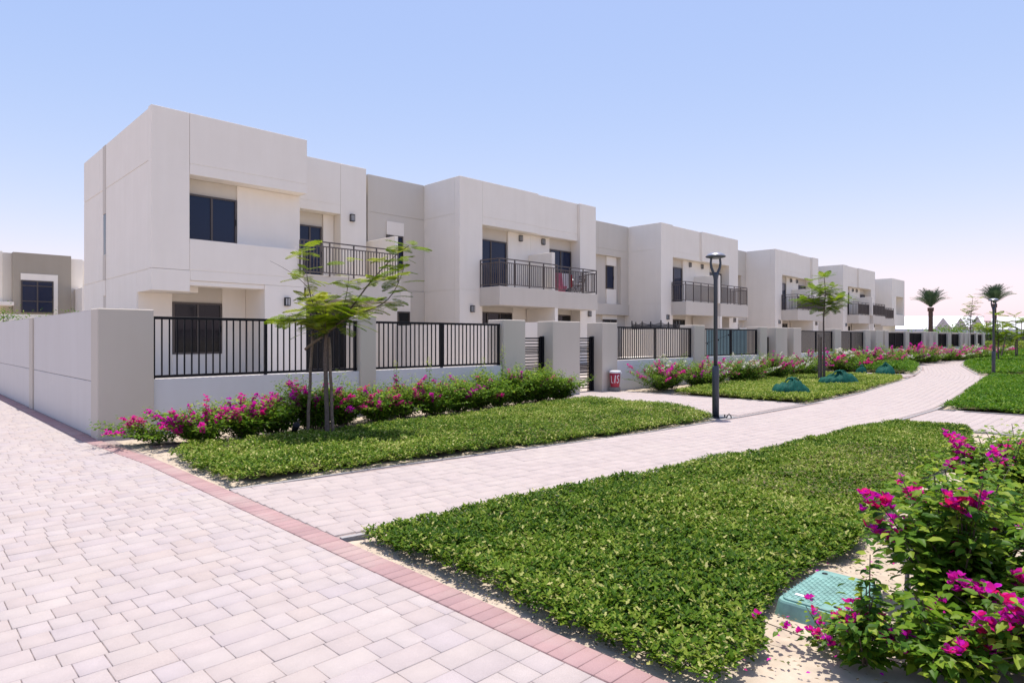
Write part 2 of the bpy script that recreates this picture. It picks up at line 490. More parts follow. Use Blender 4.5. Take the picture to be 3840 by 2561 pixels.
L_pts = [(2.62, 6.92), (4.6, 6.78), (6.7, 6.5), (8.4, 6.24), (10, 6.13), (12.5, 6.04), (16.1, 6.02), (21.2, 6.24), (28.3, 6.98), (32.9, 7.72), (36, 8.25), (39.1, 8.85), (44, 10.2), (47.5, 11.3), (49.6, 11.5), (54.7, 10.67), (61.9, 9.5), (70.3, 8.35), (95, 5.)]
R_pts = [(2.62, 4.66), (3.8, 4.46), (6, 4.24), (6.9, 4.13), (9.3, 3.86), (12.8, 3.66), (17, 3.61), (20.15, 3.83), (24.4, 4.29), (29.9, 4.84), (33.5, 5.4), (34.8, 5.8), (45.5, 8.33), (50, 9.05), (53.6, 9.24), (58.8, 8.97), (65, 8.2), (70.3, 7.2), (95, 3.7)]
def Lf(x): return np.interp(x, *zip(*L_pts))
def Rf(x): return np.interp(x, *zip(*R_pts))

def strip(name, pts, w, z, mat, h=.03, side=1):
    """continuous edging kerb along a polyline, width w to the given side"""
    V, F = [], []
    for i, p in enumerate(pts):
        a = pts[max(i - 1, 0)]; b = pts[min(i + 1, len(pts) - 1)]
        dx, dy = b[0] - a[0], b[1] - a[1]; L = math.hypot(dx, dy)
        nx, ny = -dy / L * side * w, dx / L * side * w
        V += [(p[0], p[1], z), (p[0] + nx, p[1] + ny, z), (p[0], p[1], z - h), (p[0] + nx, p[1] + ny, z - h)]
    for i in range(len(pts) - 1):
        a = i * 4; b = a + 4
        F += [(a, b, b + 1, a + 1), (a, a + 2, b + 2, b), (a + 1, b + 1, b + 3, a + 3)]
    F += [(0, 1, 3, 2), (len(V) - 4, len(V) - 2, len(V) - 1, len(V) - 3)]
    return tag(add(name, poly_mesh(name, V, F, mat)), kind='structure')

road = B('road_paving', -5, 2.63, -2, 34, -.30, -.012, M_joint, b=0); tag(road, kind='structure')
# joint bed of the path as a sheet following its edges
xs = np.concatenate([np.arange(2.63, 34, .4), np.arange(34, 95, .8)])
V, F = [], []
for x in xs:
    V += [(x, float(Rf(x)), -.012), (x, float(Lf(x)), -.012)]
for i in range(len(xs) - 1):
    F.append((2 * i, 2 * i + 2, 2 * i + 3, 2 * i + 1))
path = tag(add('path_paving', raw_mesh('path_paving', V, F, M_joint)), kind='structure')
sidep = tag(J('side_path_paving', [(12.56, 16.1, 6.10, 12.35, -.2, -.012), (13.45, 16.95, -8, 3.63, -.2, -.012), (29.9, 32.8, 7.4, 12.2, -.2, -.012), (32.9, 34.7, -8, 5.2, -.2, -.012)], M_joint), kind='structure')

PAV = {}
def paver_arr(L_, W_, b=.003, h=.045):
    x, y = L_ / 2 - .0018, W_ / 2 - .0018
    z = 0.
    v = [(-x, -y, -h), (x, -y, -h), (x, y, -h), (-x, y, -h), (-x, -y, z - b), (x, -y, z - b), (x, y, z - b), (-x, y, z - b),
         (-x + b, -y + b, z), (x - b, -y + b, z), (x - b, y - b, z), (-x + b, y - b, z)]
    f = [(0, 1, 5, 4), (1, 2, 6, 5), (2, 3, 7, 6), (3, 0, 4, 7), (4, 5, 9, 8), (5, 6, 10, 9), (6, 7, 11, 10), (7, 4, 8, 11), (8, 9, 10, 11)]
    return np.array(v, float), np.array(f)

def lay(pieces, parent, mS, mM, name, nsingle=300, mesh_name='paver'):
    """pieces: (x, y, ang, L, W).  nearest ones single objects, the rest one stuff mesh"""
    def vis(p):
        dx, dy = p[0], p[1]
        d = .702 * dx + .712 * dy
        t = (.712 * dx - .702 * dy)
        ok = d > .9 and abs(t) < .82 * d and (1.6 / d) < .56
        return math.hypot(dx, dy) + (0 if ok else 1000)
    pieces.sort(key=vis)
    for p in pieces[:nsingle]:
        k = (round(p[3], 3), round(p[4], 3), mS.name)
        if k not in PAV:
            v, f = paver_arr(p[3], p[4]); PAV[k] = raw_mesh(mesh_name, v, f, mS)
        o = add(name, PAV[k], (p[0], p[1], random.uniform(-.0015, .0015)), parent,
                (random.uniform(-.006, .006), random.uniform(-.006, .006), p[2] + random.uniform(-.004, .004)))
    rest = pieces[nsingle:]
    if rest:
        Vs, Fs, Sh = [], [], []
        n = 0
        for p in rest:
            v, f = paver_arr(p[3], p[4])
            c, s = math.cos(p[2]), math.sin(p[2])
            tx, ty = random.uniform(-.005, .005), random.uniform(-.005, .005)
            z = v[:, 2] + random.uniform(-.0012, .0012) + v[:, 0] * tx + v[:, 1] * ty
            Vs.append(np.stack([v[:, 0] * c - v[:, 1] * s + p[0], v[:, 0] * s + v[:, 1] * c + p[1], z], -1))
            Fs.append(f + n); n += len(v); Sh.append(np.full(len(v), random.random()))
        o = add(name, raw_mesh(name, np.concatenate(Vs), np.concatenate(Fs), mM, attrs={'shade': np.concatenate(Sh)}), (0, 0, 0), parent)
        o['kind'] = 'stuff'

# road pavers: courses run along X
pc = []
RW = .17
y = -1.5
while y < 30:
    x = -4.8 + random.uniform(0, .2)
    xe = 2.41 - max(0, min(.17, (y - 9) * .06))
    while x < xe - .02:
        L_ = random.choice([.14, .14, .205, .205, .275, .275])
        if x + L_ > xe: L_ = xe - x
        if xe - (x + L_) < .05: L_ = xe - x
        L_ = round(L_, 2) if L_ in (.14, .205, .275) else round(L_, 3)
        if L_ > .03: pc.append((x + L_ / 2, y + RW / 2, 0., L_, RW))
        x += L_
    y += RW
lay(pc, road, M_roadS, M_roadM, 'paver')
# red border bricks
pc = []
y = -1.5
while y < 26:
    sh = max(0, min(.17, (y - 9) * .06))
    pc.append((2.52 - sh, y + .05, 0., .203, .1))
    y += .1
border = tag(B('border_paving', 2.42, 2.63, -1.5, 11.8, -.2, -.011, M_joint, b=0), kind='structure')
lay(pc, border, M_brickS, M_brickM, 'brick', mesh_name='brick')
# path pavers: courses follow the path
pc = []
k = 0
while k < 22:
    x = 2.64 + random.uniform(-.1, .0)
    off = .06 + (k + .5) * .17
    while x < 80:
        L_ = random.choice([.2, .27, .27, .34, .34])
        xc = x + L_ / 2
        sl_ = float(Rf(xc + .5) - Rf(xc - .5))
        yc = float(Rf(xc)) + off * math.sqrt(1 + sl_ * sl_)
        if xc - L_ / 2 < 2.635:
            L_ = round(xc + L_ / 2 - 2.635, 3); xc = 2.635 + L_ / 2; x = 2.635
        if L_ > .03 and yc < float(Lf(xc)) - .07:
            pc.append((xc, yc, math.atan(sl_), L_, .17))
        x += max(L_, .02) * math.cos(math.atan(sl_))
    k += 1
lay(pc, path, M_pathS, M_pathM, 'paver')
pc = []
def rect_courses(x0, x1, y0, y1, along='y'):
    v = x0 if along == 'y' else y0
    while v < (x1 if along == 'y' else y1) - .1:
        u = (y0 if along == 'y' else x0) + random.uniform(0, .15)
        while u < (y1 if along == 'y' else x1) - .2:
            L_ = random.choice([.2, .25, .3])
            if along == 'y': pc.append((v + .0775, u + L_ / 2, math.pi / 2, L_, .155))
            else: pc.append((u + L_ / 2, v + .0775, 0, L_, .155))
            u += L_
        v += .155
rect_courses(12.6, 16.05, 6.2, 12.3, 'x')
rect_courses(13.5, 16.9, -3, 3.5, 'x')
rect_courses(29.95, 32.75, 7.7, 12.1, 'x')
rect_courses(32.95, 34.65, 0, 5.2, 'x')
lay(pc, sidep, M_pathS, M_pathM, 'paver', 260)
# concrete edging
def seg(pts, a, b): return [(x, float(np.interp(x, *zip(*pts)))) for x in np.linspace(a, b, max(3, int((b - a) / .5)))]
strip('kerb', seg(L_pts, 2.64, 29.8), .05, .002, M_edge, .1, 1)
strip('kerb', seg(L_pts, 32.9, 80), .07, .006, M_edge, .1, 1)
strip('kerb', seg(R_pts, 2.64, 32.8), .05, .002, M_edge, .1, -1)
strip('kerb', seg(R_pts, 34.8, 80), .07, .006, M_edge, .1, -1)
strip('kerb', [(12.53, 6.2), (12.9, 7.6), (13.1, 9.0), (13.1, 11.8)], .05, .002, M_edge, .1, 1)
strip('kerb', [(16.12, 6.15), (16.12, 11.8)], .05, .002, M_edge, .1, -1)
strip('kerb', [(13.42, -6), (13.42, 3.5)], .05, .002, M_edge, .1, 1)
strip('kerb', [(16.98, -6), (16.98, 3.5)], .05, .002, M_edge, .1, -1)
yard = tag(B('yard_paving', 2.7, 80, 12.3, 30, -.3, 0.0, M_yard, b=0), kind='structure')

# ------------------------------------------------------------------ houses
def lamp(x, y, z, house):
    """wall lamp on a plane y facing -Y, part of its house"""
    l = J('wall_lamp', [(x - .085, x + .085, y - .11, y, z + .115, z + .135), (x - .085, x + .085, y - .11, y, z - .135, z - .115),
                        (x - .085, x + .085, y - .02, y + .0, z - .115, z + .115)] +
          [(x + a, x + a + .018, y - .11, y - .092, z - .115, z + .115) for a in (-.085, -.009, .067)] +
          [(x + a, x + a + .018, y - .03, y - .02, z - .115, z + .115) for a in (-.085, .067)], M_black, house)
    B('lamp_glass', x - .06, x + .06, y - .085, y - .022, z - .112, z + .112, M_lampglass, l, 0)
    return l

def window(x0, x1, y, z0, z1, house, n=2, name='window', mat=None, fw=.055, trans=None):
    """framed glazing facing -Y; y = outer face"""
    mat = mat or M_glass
    bars = [(x0, x1, y, y + .07, z1 - fw, z1), (x0, x1, y, y + .07, z0, z0 + fw), (x0, x0 + fw, y, y + .07, z0 + fw, z1 - fw), (x1 - fw, x1, y, y + .07, z0 + fw, z1 - fw)]
    w = (x1 - x0) / n
    for i in range(1, n):
        bars.append((x0 + w * i - fw * .55, x0 + w * i + fw * .55, y - .004, y + .066, z0 + fw, z1 - fw))
    if trans:
        for t in trans: bars.append((x0 + fw, x1 - fw, y - .002, y + .05, t - .03, t + .03))
    o = J(name, bars, M_frame, house)
    zs = [z0 + fw] + sorted(trans or []) + [z1 - fw]
    for i in range(n):
        for a, b2 in zip(zs[:-1], zs[1:]):
            B('pane', x0 + w * i + .03, x0 + w * (i + 1) - .03, y + .03 + .008 * (i % 2), y + .045 + .008 * (i % 2), a, b2, mat, o, 0)
    B('handle', x1 - fw * .75, x1 - fw * .45, y - .025, y, (z0 + z1) / 2 - .12, (z0 + z1) / 2 + .08, M_black, o, 0)
    return o

def railing(parent, pts, ztop, zbot, name='balcony_railing', ends=(0, 0), solid=()):
    """pts: plan polyline (axis-aligned).  posts + rails joined as the railing, each baluster a sub-part"""
    bx = []
    for i in range(len(pts) - 1):
        (ax, ay), (cx_, cy) = pts[i], pts[i + 1]
        r = .02
        x0, x1 = min(ax, cx_), max(ax, cx_); y0, y1 = min(ay, cy), max(ay, cy)
        if abs(ax - cx_) > abs(ay - cy): y0 -= .025; y1 += .025
        else: x0 -= .025; x1 += .025; 
        e = .0015 * i
        bx.append((x0, x1, y0, y1, ztop - .04 - e, ztop - e))
        bx.append((x0 + .003, x1 - .003, y0 + .003, y1 - .003, ztop - .19 - e, ztop - .155 - e))
        bx.append((x0 + .003, x1 - .003, y0 + .003, y1 - .003, zbot + .05 + e, zbot + .085 + e))
        L_ = abs(ax - cx_) + abs(ay - cy)
        n = max(1, round(L_ / .95))
        for k in range(n + 1):
            t = k / n; px = ax + (cx_ - ax) * t; py = ay + (cy - ay) * t
            if i > 0 and k == 0: continue
            bx.append((px - .021, px + .021, py - .021, py + .021, zbot - .05, ztop - .03))
    o = J(name, bx, M_rail, parent)
    for i in range(len(pts) - 1):
        (ax, ay), (cx_, cy) = pts[i], pts[i + 1]
        L_ = abs(ax - cx_) + abs(ay - cy)
        n = max(1, round(L_ / .118))
        for k in range(1, n):
            t = k / n; px = ax + (cx_ - ax) * t; py = ay + (cy - ay) * t
            add('baluster', boxm(.024, .024, ztop - .19 - zbot - .085, M_rail, 0), (px, py, (ztop - .19 + zbot + .085) / 2), o)
        if i in solid:
            B('privacy_sheet', min(ax, cx_) + .02, max(ax, cx_) - .02, ay + .012, ay + .02, zbot + .09, ztop - .2, M_rail, o, 0) if abs(ax - cx_) > .1 else None
    return o

H = 8.2
def stack(name, x0, x1, y0, y1, zs, mat, parent):
    """panels one above the other with shallow recessed joints over a core"""
    for i in range(len(zs) - 1):
        B(name, x0, x1, y0, y1, zs[i] + (.008 if i else 0), zs[i + 1] - (.008 if i < len(zs) - 2 else 0), mat, parent, .005)
    B('core', x0 + .012, x1 - .012, y0 + .012, y1 - .001, zs[0] + .01, zs[-1] - .01, mat, parent, 0)

def side_cladding(h, x0, yb, ye, splits=()):
    """white panels with recessed joints on a side wall facing -X, plane at x0"""
    ys = [yb] + list(splits) + [ye]
    for a, b2 in zip(ys[:-1], ys[1:]):
        for z0, z1 in ((0, 3.59), (3.607, 6.695), (6.712, H)):
            B('wall_panel', x0, x0 + .014, a + .008, b2 - .008, z0, z1, M_white, h, .004)

def half_bay(h, x0, x1, pier, yf, solid=False):
    """one house's half of a projecting white bay. pier 'L' or 'R' is the outer side"""
    pw = 1.24
    px0, px1 = (x0, x0 + pw) if pier == 'L' else (x1 - pw, x1)
    ix0, ix1 = (x0 + pw, x1) if pier == 'L' else (x0, x1 - pw)
    B('wall', x0 + .015, x1 - .002, 20.62, 29.5, 0, H - .03, M_white, h, 0)
    s = .006
    if pier == 'L': B('wall', px0 + .0145, px1 - .002, 20.33, 20.62, 0, H - .012, M_white, h, 0)
    else: B('wall', px0 + .002, px1, 20.33, 20.62, 0, H - .012, M_white, h, 0)
    stack('pier', px0, px1, 20.0, 20.335, (0, 3.598, H), M_white, h)
    g0 = ix0 + (s if pier == 'L' else 0); g1 = ix1 - (s if pier == 'R' else 0)
    stack('parapet_panel', g0, g1, yf, 20.61, (6.37, 6.70, H), M_white, h)
    # upper floor: door niche next to the pier, wall with lamp towards the party line
    if pier == 'L': d0, d1 = ix0 + .03, ix0 + 1.92; w0, w1 = ix0 + 2.0, ix1; lx = w0 + .75
    else: d0, d1 = ix1 - 1.62, ix1 - .06; w0, w1 = ix0, ix1 - 1.68; lx = w0 + .82
    B('door_header', d0 - .02, d1 + .02, 20.585, 20.618, 5.885, 6.368, M_beige2, h, 0)
    window(d0, d1, 20.52, 3.72, 5.875, h, 2, 'balcony_door')
    B('wall_panel', w0, w1, 20.50, 20.615, 3.61, 6.366, M_white, h)
    lamp(lx, 20.50, 6.14, h)
    lamp(px0 + .65 if pier == 'L' else px1 - .56, 20.0, 2.82, h)
    # balcony slab
    bf = 18.79 if yf < 20.05 else 19.05
    bx0, bx1 = (x0 + 1.09, x1 - .01) if pier == 'L' else (x0 + .01, x1 - 1.09)
    B('balcony_slab', bx0, bx1, bf, 19.997, 2.95, 3.72, M_beige2, h)
    B('balcony_floor', ix0 + .01, ix1 - .01, 19.999, 20.58, 3.2, 3.71, M_beige2, h, 0)
    if pier == 'L': pts = [(bx0 + .03, 19.98), (bx0 + .03, bf + .05), (bx1 - .02, bf + .05)]
    else: pts = [(bx0 + .1, bf + .05), (bx1 - .03, bf + .05), (bx1 - .03, 19.98)]
    railing(h, pts, 4.87, 3.74, solid=((1,) if pier == 'L' else (0,)) if solid else ())
    # ground floor
    if pier == 'L': g0_, g1_ = ix0 + .02, ix0 + 2.3
    else: g0_, g1_ = ix0 + 1.1, ix1 - .08
    B('door_header', g0_ - .02, g1_ + .06, 20.55, 20.618, 2.75, 3.1, M_beige, h, 0)
    window(g0_, g1_, 20.54, .42, 2.74, h, 3 if pier == 'L' else 2, 'garden_door', M_glass2)
    B('terrace', x0 + .3, x1 - .3, 18.6, 20.0, 0.005, .38, M_yard, h)

def beige_link(h, x0, x1, flat=False, near_right=True):
    """set-back beige part of a house between bays"""
    if flat:
        B('wall', x0, x1, 22.42, 29.5, 0, H - .01, M_beige, h, 0)
        B('wall_panel', x0, x1, 22.402, 22.42, 6.708, H, M_beige, h, .004); B('wall_panel', x0, x1, 22.402, 22.42, 3.606, 6.695, M_beige, h, .004)
        B('wall_panel', 15.98, x1, 22.37, 22.42, 0, 3.585, M_beige, h, .004)
        B('white_panel', 14.82, 15.67, 22.35, 22.39, 5.87, 6.42, M_white, h, 0)
        window(14.82, 15.62, 22.33, 4.47, 5.86, h, 1)
        B('wall_panel', x0, 15.97, 22.30, 22.42, 0, 3.585, M_white, h, .004)
        window(15.3, 15.92, 22.26, 1.2, 2.72, h, 1, mat=M_glass2)
    else:
        B('wall', x0, x1, 22.50, 29.5, 0, H - .01, M_beige2, h, 0)
        stack('parapet_panel', x0, x1, 22.25, 22.50, (6.33, 6.70, H), M_beige, h)
        B('sill_band', x0, x1, 22.20, 22.50, 2.95, 3.58, M_beige2, h)
        if near_right:
            B('jamb', x1 - .75, x1, 22.25, 22.50, 3.58, 6.33, M_beige2, h)
            B('white_panel', x1 - 1.9, x1 - 1.0, 22.42, 22.50, 5.81, 6.32, M_white, h, 0)
            B('white_panel', x1 - 1.9, x1 - 1.0, 22.42, 22.50, 3.59, 4.45, M_white, h, 0)
            window(x1 - 1.9, x1 - 1.2, 22.43, 4.46, 5.80, h, 1)
            B('white_panel', x1 - 2.3, x1 - .9, 22.42, 22.50, 2.70, 2.945, M_white, h, 0)
            window(x1 - 2.2, x1 - .95, 22.40, 1.2, 2.69, h, 2, mat=M_glass2)
    B('roof_edge', x0, x1, 22.6, 29.4, H - .009, H + .004, M_top, h, 0)

# house 1 : the end house
h = thing('house', 'white end house with deep recessed upper window and overhanging corner, nearest the camera', 'house', (5.44, 20, 0), 'terraced houses in the row')
B('wall', 5.50, 10.10, 22.0, 28.56, 0, H - .03, M_white, h, 0)
B('wall', 5.50, 6.9, 20.62, 22.0, 2.99, H - .03, M_white, h, 0)
B('wall', 6.9, 10.12, 20.58, 22.0, 3.3, H - .03, M_white, h, 0)
# side wall panels
def A_side(a, b2, z0, z1): B('wall_panel', 5.484, 5.499, a, b2, z0, z1, M_white, h, .006)
A_side(20.295, 25.28, 6.71, H); A_side(20.295, 25.28, 3.605, 6.695)
A_side(25.66, 26.18, 6.715, H); A_side(25.66, 26.18, 3.61, 6.69); A_side(26.2, 28.58, 6.715, H); A_side(26.2, 28.58, 3.61, 6.69)
A_side(21.62, 25.28, 0, 3.585); A_side(20.29, 21.60, 2.98, 3.585)
A_side(25.66, 26.9, 0, 3.585); A_side(26.92, 28.58, 0, 3.585)
B('wall_panel', 5.47, 5.50, 25.28, 25.66, 5.86, H - .005, M_beige2, h, 0); B('wall_panel', 5.47, 5.50, 25.28, 25.66, 3.61, 4.46, M_beige2, h, 0)
B('slit_window', 5.485, 5.505, 25.30, 25.64, 4.46, 5.86, M_glass2, h, 0)
B('wall_panel', 5.46, 5.50, 25.28, 25.66, 3.06, 3.585, M_white, h, 0); B('slit_window', 5.485, 5.505, 25.30, 25.64, 1.9, 3.06, M_beige2, h, 0)
B('wall_panel', 5.46, 5.50, 25.28, 25.66, 0, 1.9, M_white, h, 0)
# overhanging corner pier
stack('pier', 5.44, 6.455, 20.0, 20.28, (3.598, H), M_white, h); B('overhang', 5.44, 6.47, 20.0, 20.28, 2.97, 3.59, M_white, h)
B('wall', 5.50, 6.455, 20.275, 20.66, 2.99, H - .02, M_white, h, 0)
stack('parapet_panel', 6.465, 10.13, 20.0, 20.60, (6.41, 6.72, H), M_white, h)
B('wall_panel', 8.03, 10.125, 20.50, 20.59, 4.50, 6.405, M_white, h); B('window_header', 6.46, 8.03, 20.55, 20.585, 5.955, 6.40, M_beige, h, 0)
window(6.50, 8.01, 20.49, 4.55, 5.95, h, 2)
B('ledge', 6.465, 9.98, 20.0, 20.575, 3.607, 4.52, M_white, h); B('core', 6.46, 9.97, 20.012, 20.57, 3.4, 4.4, M_white, h, 0); 
B('lintel', 6.475, 10.02, 20.0, 20.575, 3.30, 3.592, M_white, h)
B('door_surround', 6.475, 8.70, 20.03, 20.56, 3.16, 3.295, M_white, h)
B('wall', 8.70, 10.10, 20.0, 22.0, 0, 3.295, M_white, h)
B('wall', 5.50, 6.45, 21.55, 22.0, 0, 2.985, M_white, h, 0)
B('wall', 6.45, 8.69, 21.62, 22.0, 0, 3.30, M_white, h, 0)
B('wall_panel', 7.95, 8.69, 21.5, 21.62, 0, 3.295, M_white, h, 0); B('wall_panel', 6.45, 7.95, 21.5, 21.62, 0, 1.10, M_white, h, 0)
B('window_header', 6.45, 7.95, 21.58, 21.615, 2.74, 3.29, M_beige, h, 0)
window(6.46, 7.94, 21.53, 1.11, 2.73, h, 2, mat=M_glass2)
lamp(9.42, 20.0, 2.79, h)
# set-back second part of house 1
B('wall', 10.13, 13.85, 22.35, 28.5, 0, H - .03, M_white, h, 0)
stack('parapet_panel', 10.15, 12.375, 21.77, 22.35, (6.29, 6.62, H), M_white, h)
B('pier', 12.385, 13.49, 21.77, 22.35, 3.61, H, M_white, h)
B('pier', 13.3, 13.85, 21.77, 22.35, 0, 3.0, M_white, h)
window(10.9, 11.87, 22.25, 3.76, 5.80, h, 2, 'balcony_door')
B('door_header', 10.2, 11.9, 22.31, 22.345, 5.81, 6.285, M_beige, h, 0)
B('wall_panel', 11.93, 12.36, 22.25, 22.348, 3.76, 6.285, M_white, h, 0)
lamp(12.85, 21.77, 6.2, h)
B('balcony_slab', 10.02, 13.88, 20.0, 22.3, 2.95, 3.74, M_beige2, h)
B('balcony_stub_wall', 13.80, 13.95, 20.28, 22.35, 3.742, 5.45, M_white, h)
railing(h, [(9.86, 19.95), (10.0, 19.95), (13.72, 19.95)], 4.88, 3.76)
B('door_header', 11.05, 13.28, 22.28, 22.345, 2.83, 2.945, M_beige, h, 0)
window(10.95, 13.26, 22.24, .42, 2.82, h, 2, 'garden_door', M_glass2)
B('terrace', 10.15, 13.2, 20.3, 22.2, 0.005, .38, M_yard, h)
for z, x0_, x1_, ya, yb in ((H, 5.52, 10.1, 20.6, 28.5), (H, 10.2, 13.8, 22.4, 28.4)):
    B('roof_edge', x0_, x1_, ya, yb, H - .029, H - .002, M_top, h, 0)

ORD = ['first', 'second', 'third', 'fourth', 'fifth', 'sixth', 'seventh', 'eighth', 'ninth', 'tenth', 'eleventh', 'twelfth', 'thirteenth', 'fourteenth', 'fifteenth', 'sixteenth', 'seventeenth', 'eighteenth', 'nineteenth', 'twentieth',
       'twenty-first', 'twenty-second', 'twenty-third', 'twenty-fourth', 'twenty-fifth', 'twenty-sixth', 'twenty-seventh', 'twenty-eighth', 'twenty-ninth', 'thirtieth', 'thirty-first', 'thirty-second', 'thirty-third', 'thirty-fourth', 'thirty-fifth', 'thirty-sixth']
blocks = [(16.74, 21.42, 25.65, 'L', 0), (31.64, 36.28, 41.05, 'R', 0), (46.96, 51.3, 55.4, 'L', 1), (61.3, 65.56, 70.36, 'R', 1)]
extra = ['with an empty balcony left of the drying towels', 'with towels and a wooden chair on its balcony', 'above the netted trampoline, its balcony right of the beige set-back wall', 'with its balcony behind the nearer street lamp', 'with a brown screened balcony behind the staked street tree', 'just right of the staked street tree', 'with a sheeted balcony near the far end', 'second from the far end with brown sheeted railing', 'last in the row with a deep side niche', 'hidden end of the row']
prev = 13.95
hi = 0
for bi, (x0, xm, x1, proud, solid) in enumerate(blocks):
    yl, yr = (20.0, 20.15) if proud == 'L' else (20.15, 20.0)
    # left house: beige link + left half of bay
    h = thing('house', 'white terraced house %s' % extra[hi], 'house', (prev, 20, 0), 'terraced houses in the row'); hi += 1
    beige_link(h, prev + .005, x0 + .02, flat=(bi == 0))
    side_cladding(h, x0, 20.336, 22.36 if bi == 0 else 22.2, ())
    half_bay(h, x0, xm, 'L', yl, solid)
    B('roof_edge', x0 + .08, xm, 20.7, 29.4, H - .029, H - .004, M_top, h, 0)
    s0, s1 = xm - .12, xm + .12
    sy = 18.98 if proud == 'L' else 18.74
    B('party_stub_wall', s0, s1 - .02, sy + .1, 20.49, 3.725, 5.43, M_white, h)
    B('party_wall', xm - .22, xm - .012, (18.80 if proud == 'L' else 19.06), 20.55, 0, 2.948, M_white, h)
    # right house
    last = bi == 3
    nx = blocks[bi + 1][0] - 2.9 if not last else None
    h = thing('house', 'white terraced house %s' % extra[hi], 'house', (xm, 20, 0), 'terraced houses in the row'); hi += 1
    half_bay(h, xm + .002, x1, 'R', yr, solid)
    if proud == 'R': B('party_wall', xm + .012, xm + .22, 18.80, 20.55, 0, 2.948, M_white, h)
    B('roof_edge', xm, x1 - .1, 20.7, 29.4, H - .029, H - .004, M_top, h, 0)
    if not last: beige_link(h, x1, nx, near_right=False)
    prev = nx

# last house of the row, a mirror of the end house
h = thing('house', 'white terraced house last in the row, with a deep side niche and overhanging corner', 'house', (76.1, 20, 0), 'terraced houses in the row')
X0, X1 = 76.1, 80.75
HZ = 7.95
B('wall', X0 + .015, X1, 20.9, 29, 0, HZ - .03, M_white, h, 0)
stack('parapet_panel', X0, X1, 20.0, 20.95, (6.1, HZ), M_white, h)
B('pier', X0, X0 + 1.5, 20.0, 20.93, 3.0, 6.098, M_white, h, .005); B('pier', X1 - .45, X1, 20.0, 20.93, 3.0, 6.098, M_white, h, .005)
B('ledge', X0 + 1.5, X1 - .45, 20.0, 20.93, 3.0, 4.15, M_white, h, .005)
window(X0 + 1.6, X0 + 2.9, 20.86, 4.2, 5.75, h, 1)
for z0, z1 in ((0, 3.59), (3.607, 6.3), (6.32, HZ)): B('wall_panel', X0, X0 + .014, 20.96, 24, z0, z1, M_white, h, .004)
B('wall', 70.4, 76.08, 21.9, 28, 0, HZ - .1, M_white, h, 0)
window(74.2, 75.9, 21.83, 4.6, 5.2, h, 1); B('window_header', 74.2, 75.9, 21.86, 21.899, 5.22, 5.9, M_beige2, h, 0)
window(72.6, 74.2, 21.83, .5, 2.6, h, 2, 'garden_door', M_glass2)
B('balcony_slab', 70.5, 75.0, 19.5, 21.88, 2.85, 3.6, M_beige2, h)
railing(h, [(70.6, 19.55), (74.9, 19.55), (74.9, 21.8)], 4.7, 3.62, solid=(0,))
lamp(73.4, 19.5 + .0, 2.55, h) if False else None

# ------------------------------------------------------------------ boundary walls, fences and gates
bw = thing('boundary_wall', 'low pale garden wall with tall beige pillars along the front of the terraced yards', 'wall', (2.45, 11.9, 0))
PZ = 2.08
def pillar(par, x0, x1, y0=11.85, y1=12.45, z=PZ, mat=None):
    p = B('pillar', x0, x1, y0, y1, -.03, z, mat or M_pillar, par, .012)
    B('lit_top', x0 + .012, x1 - .012, y0 + .012, y1 - .012, z + .0005, z + .006, M_top, p, 0)  # thin skin on the pillar top, sunlit brightness painted in
pillar(bw, 2.45, 3.26, 11.83, 12.28)
pil = [(7.21, 7.59), (11.39, 12.19), (13.28, 14.46), (15.52, 16.28), (20.95, 21.70), (26.35, 27.02), (27.9, 29.13), (29.83, 30.72), (35.13, 36.04), (40.0, 40.9), (41.9, 43.3), (44.3 - .7, 44.36), (48.13, 49.02), (52.63, 53.4), (54.3, 55.38), (56.1, 56.81), (60.1, 61.2), (64.5, 65.4), (66.2, 67.3), (68.0, 68.5), (70.9, 71.7), (74.2, 75.1)]
for a, b2 in pil: pillar(bw, a, b2)
panels = [(3.26, 7.21), (7.59, 11.39), (16.28, 20.95), (21.70, 26.35), (30.72, 35.13), (36.04, 40.0), (44.36, 48.13), (49.02, 52.63), (56.81, 60.1), (61.2, 64.5), (68.5, 70.9), (71.7, 74.2)]
gates = [(12.19, 13.28), (14.46, 15.52), (27.02, 27.9), (29.13, 29.83), (40.9, 41.9), (43.3, 43.6), (53.4, 54.3), (55.38, 56.1), (65.4, 66.2), (67.3, 68.0)]
pdesc = ['black picket fence panel nearest the corner pillar, behind the feathery young tree', 'black picket fence panel between the slim pillar and the first gate', 'black picket fence panel right of the red drinks cooler', 'black picket fence panel behind the near street lamp, in front of the teal screen',
         'black picket fence panel behind the staked tree near the green sacks', 'black picket fence panel just right of the staked tree', 'black picket fence panel with dark backing, seventh from the corner pillar', 'black picket fence panel with dark backing, eighth from the corner pillar',
         'black backed fence panel, ninth from the corner pillar', 'black backed fence panel, tenth from the corner pillar', 'black backed fence panel, second from the far end', 'black backed fence panel at the far end of the row']
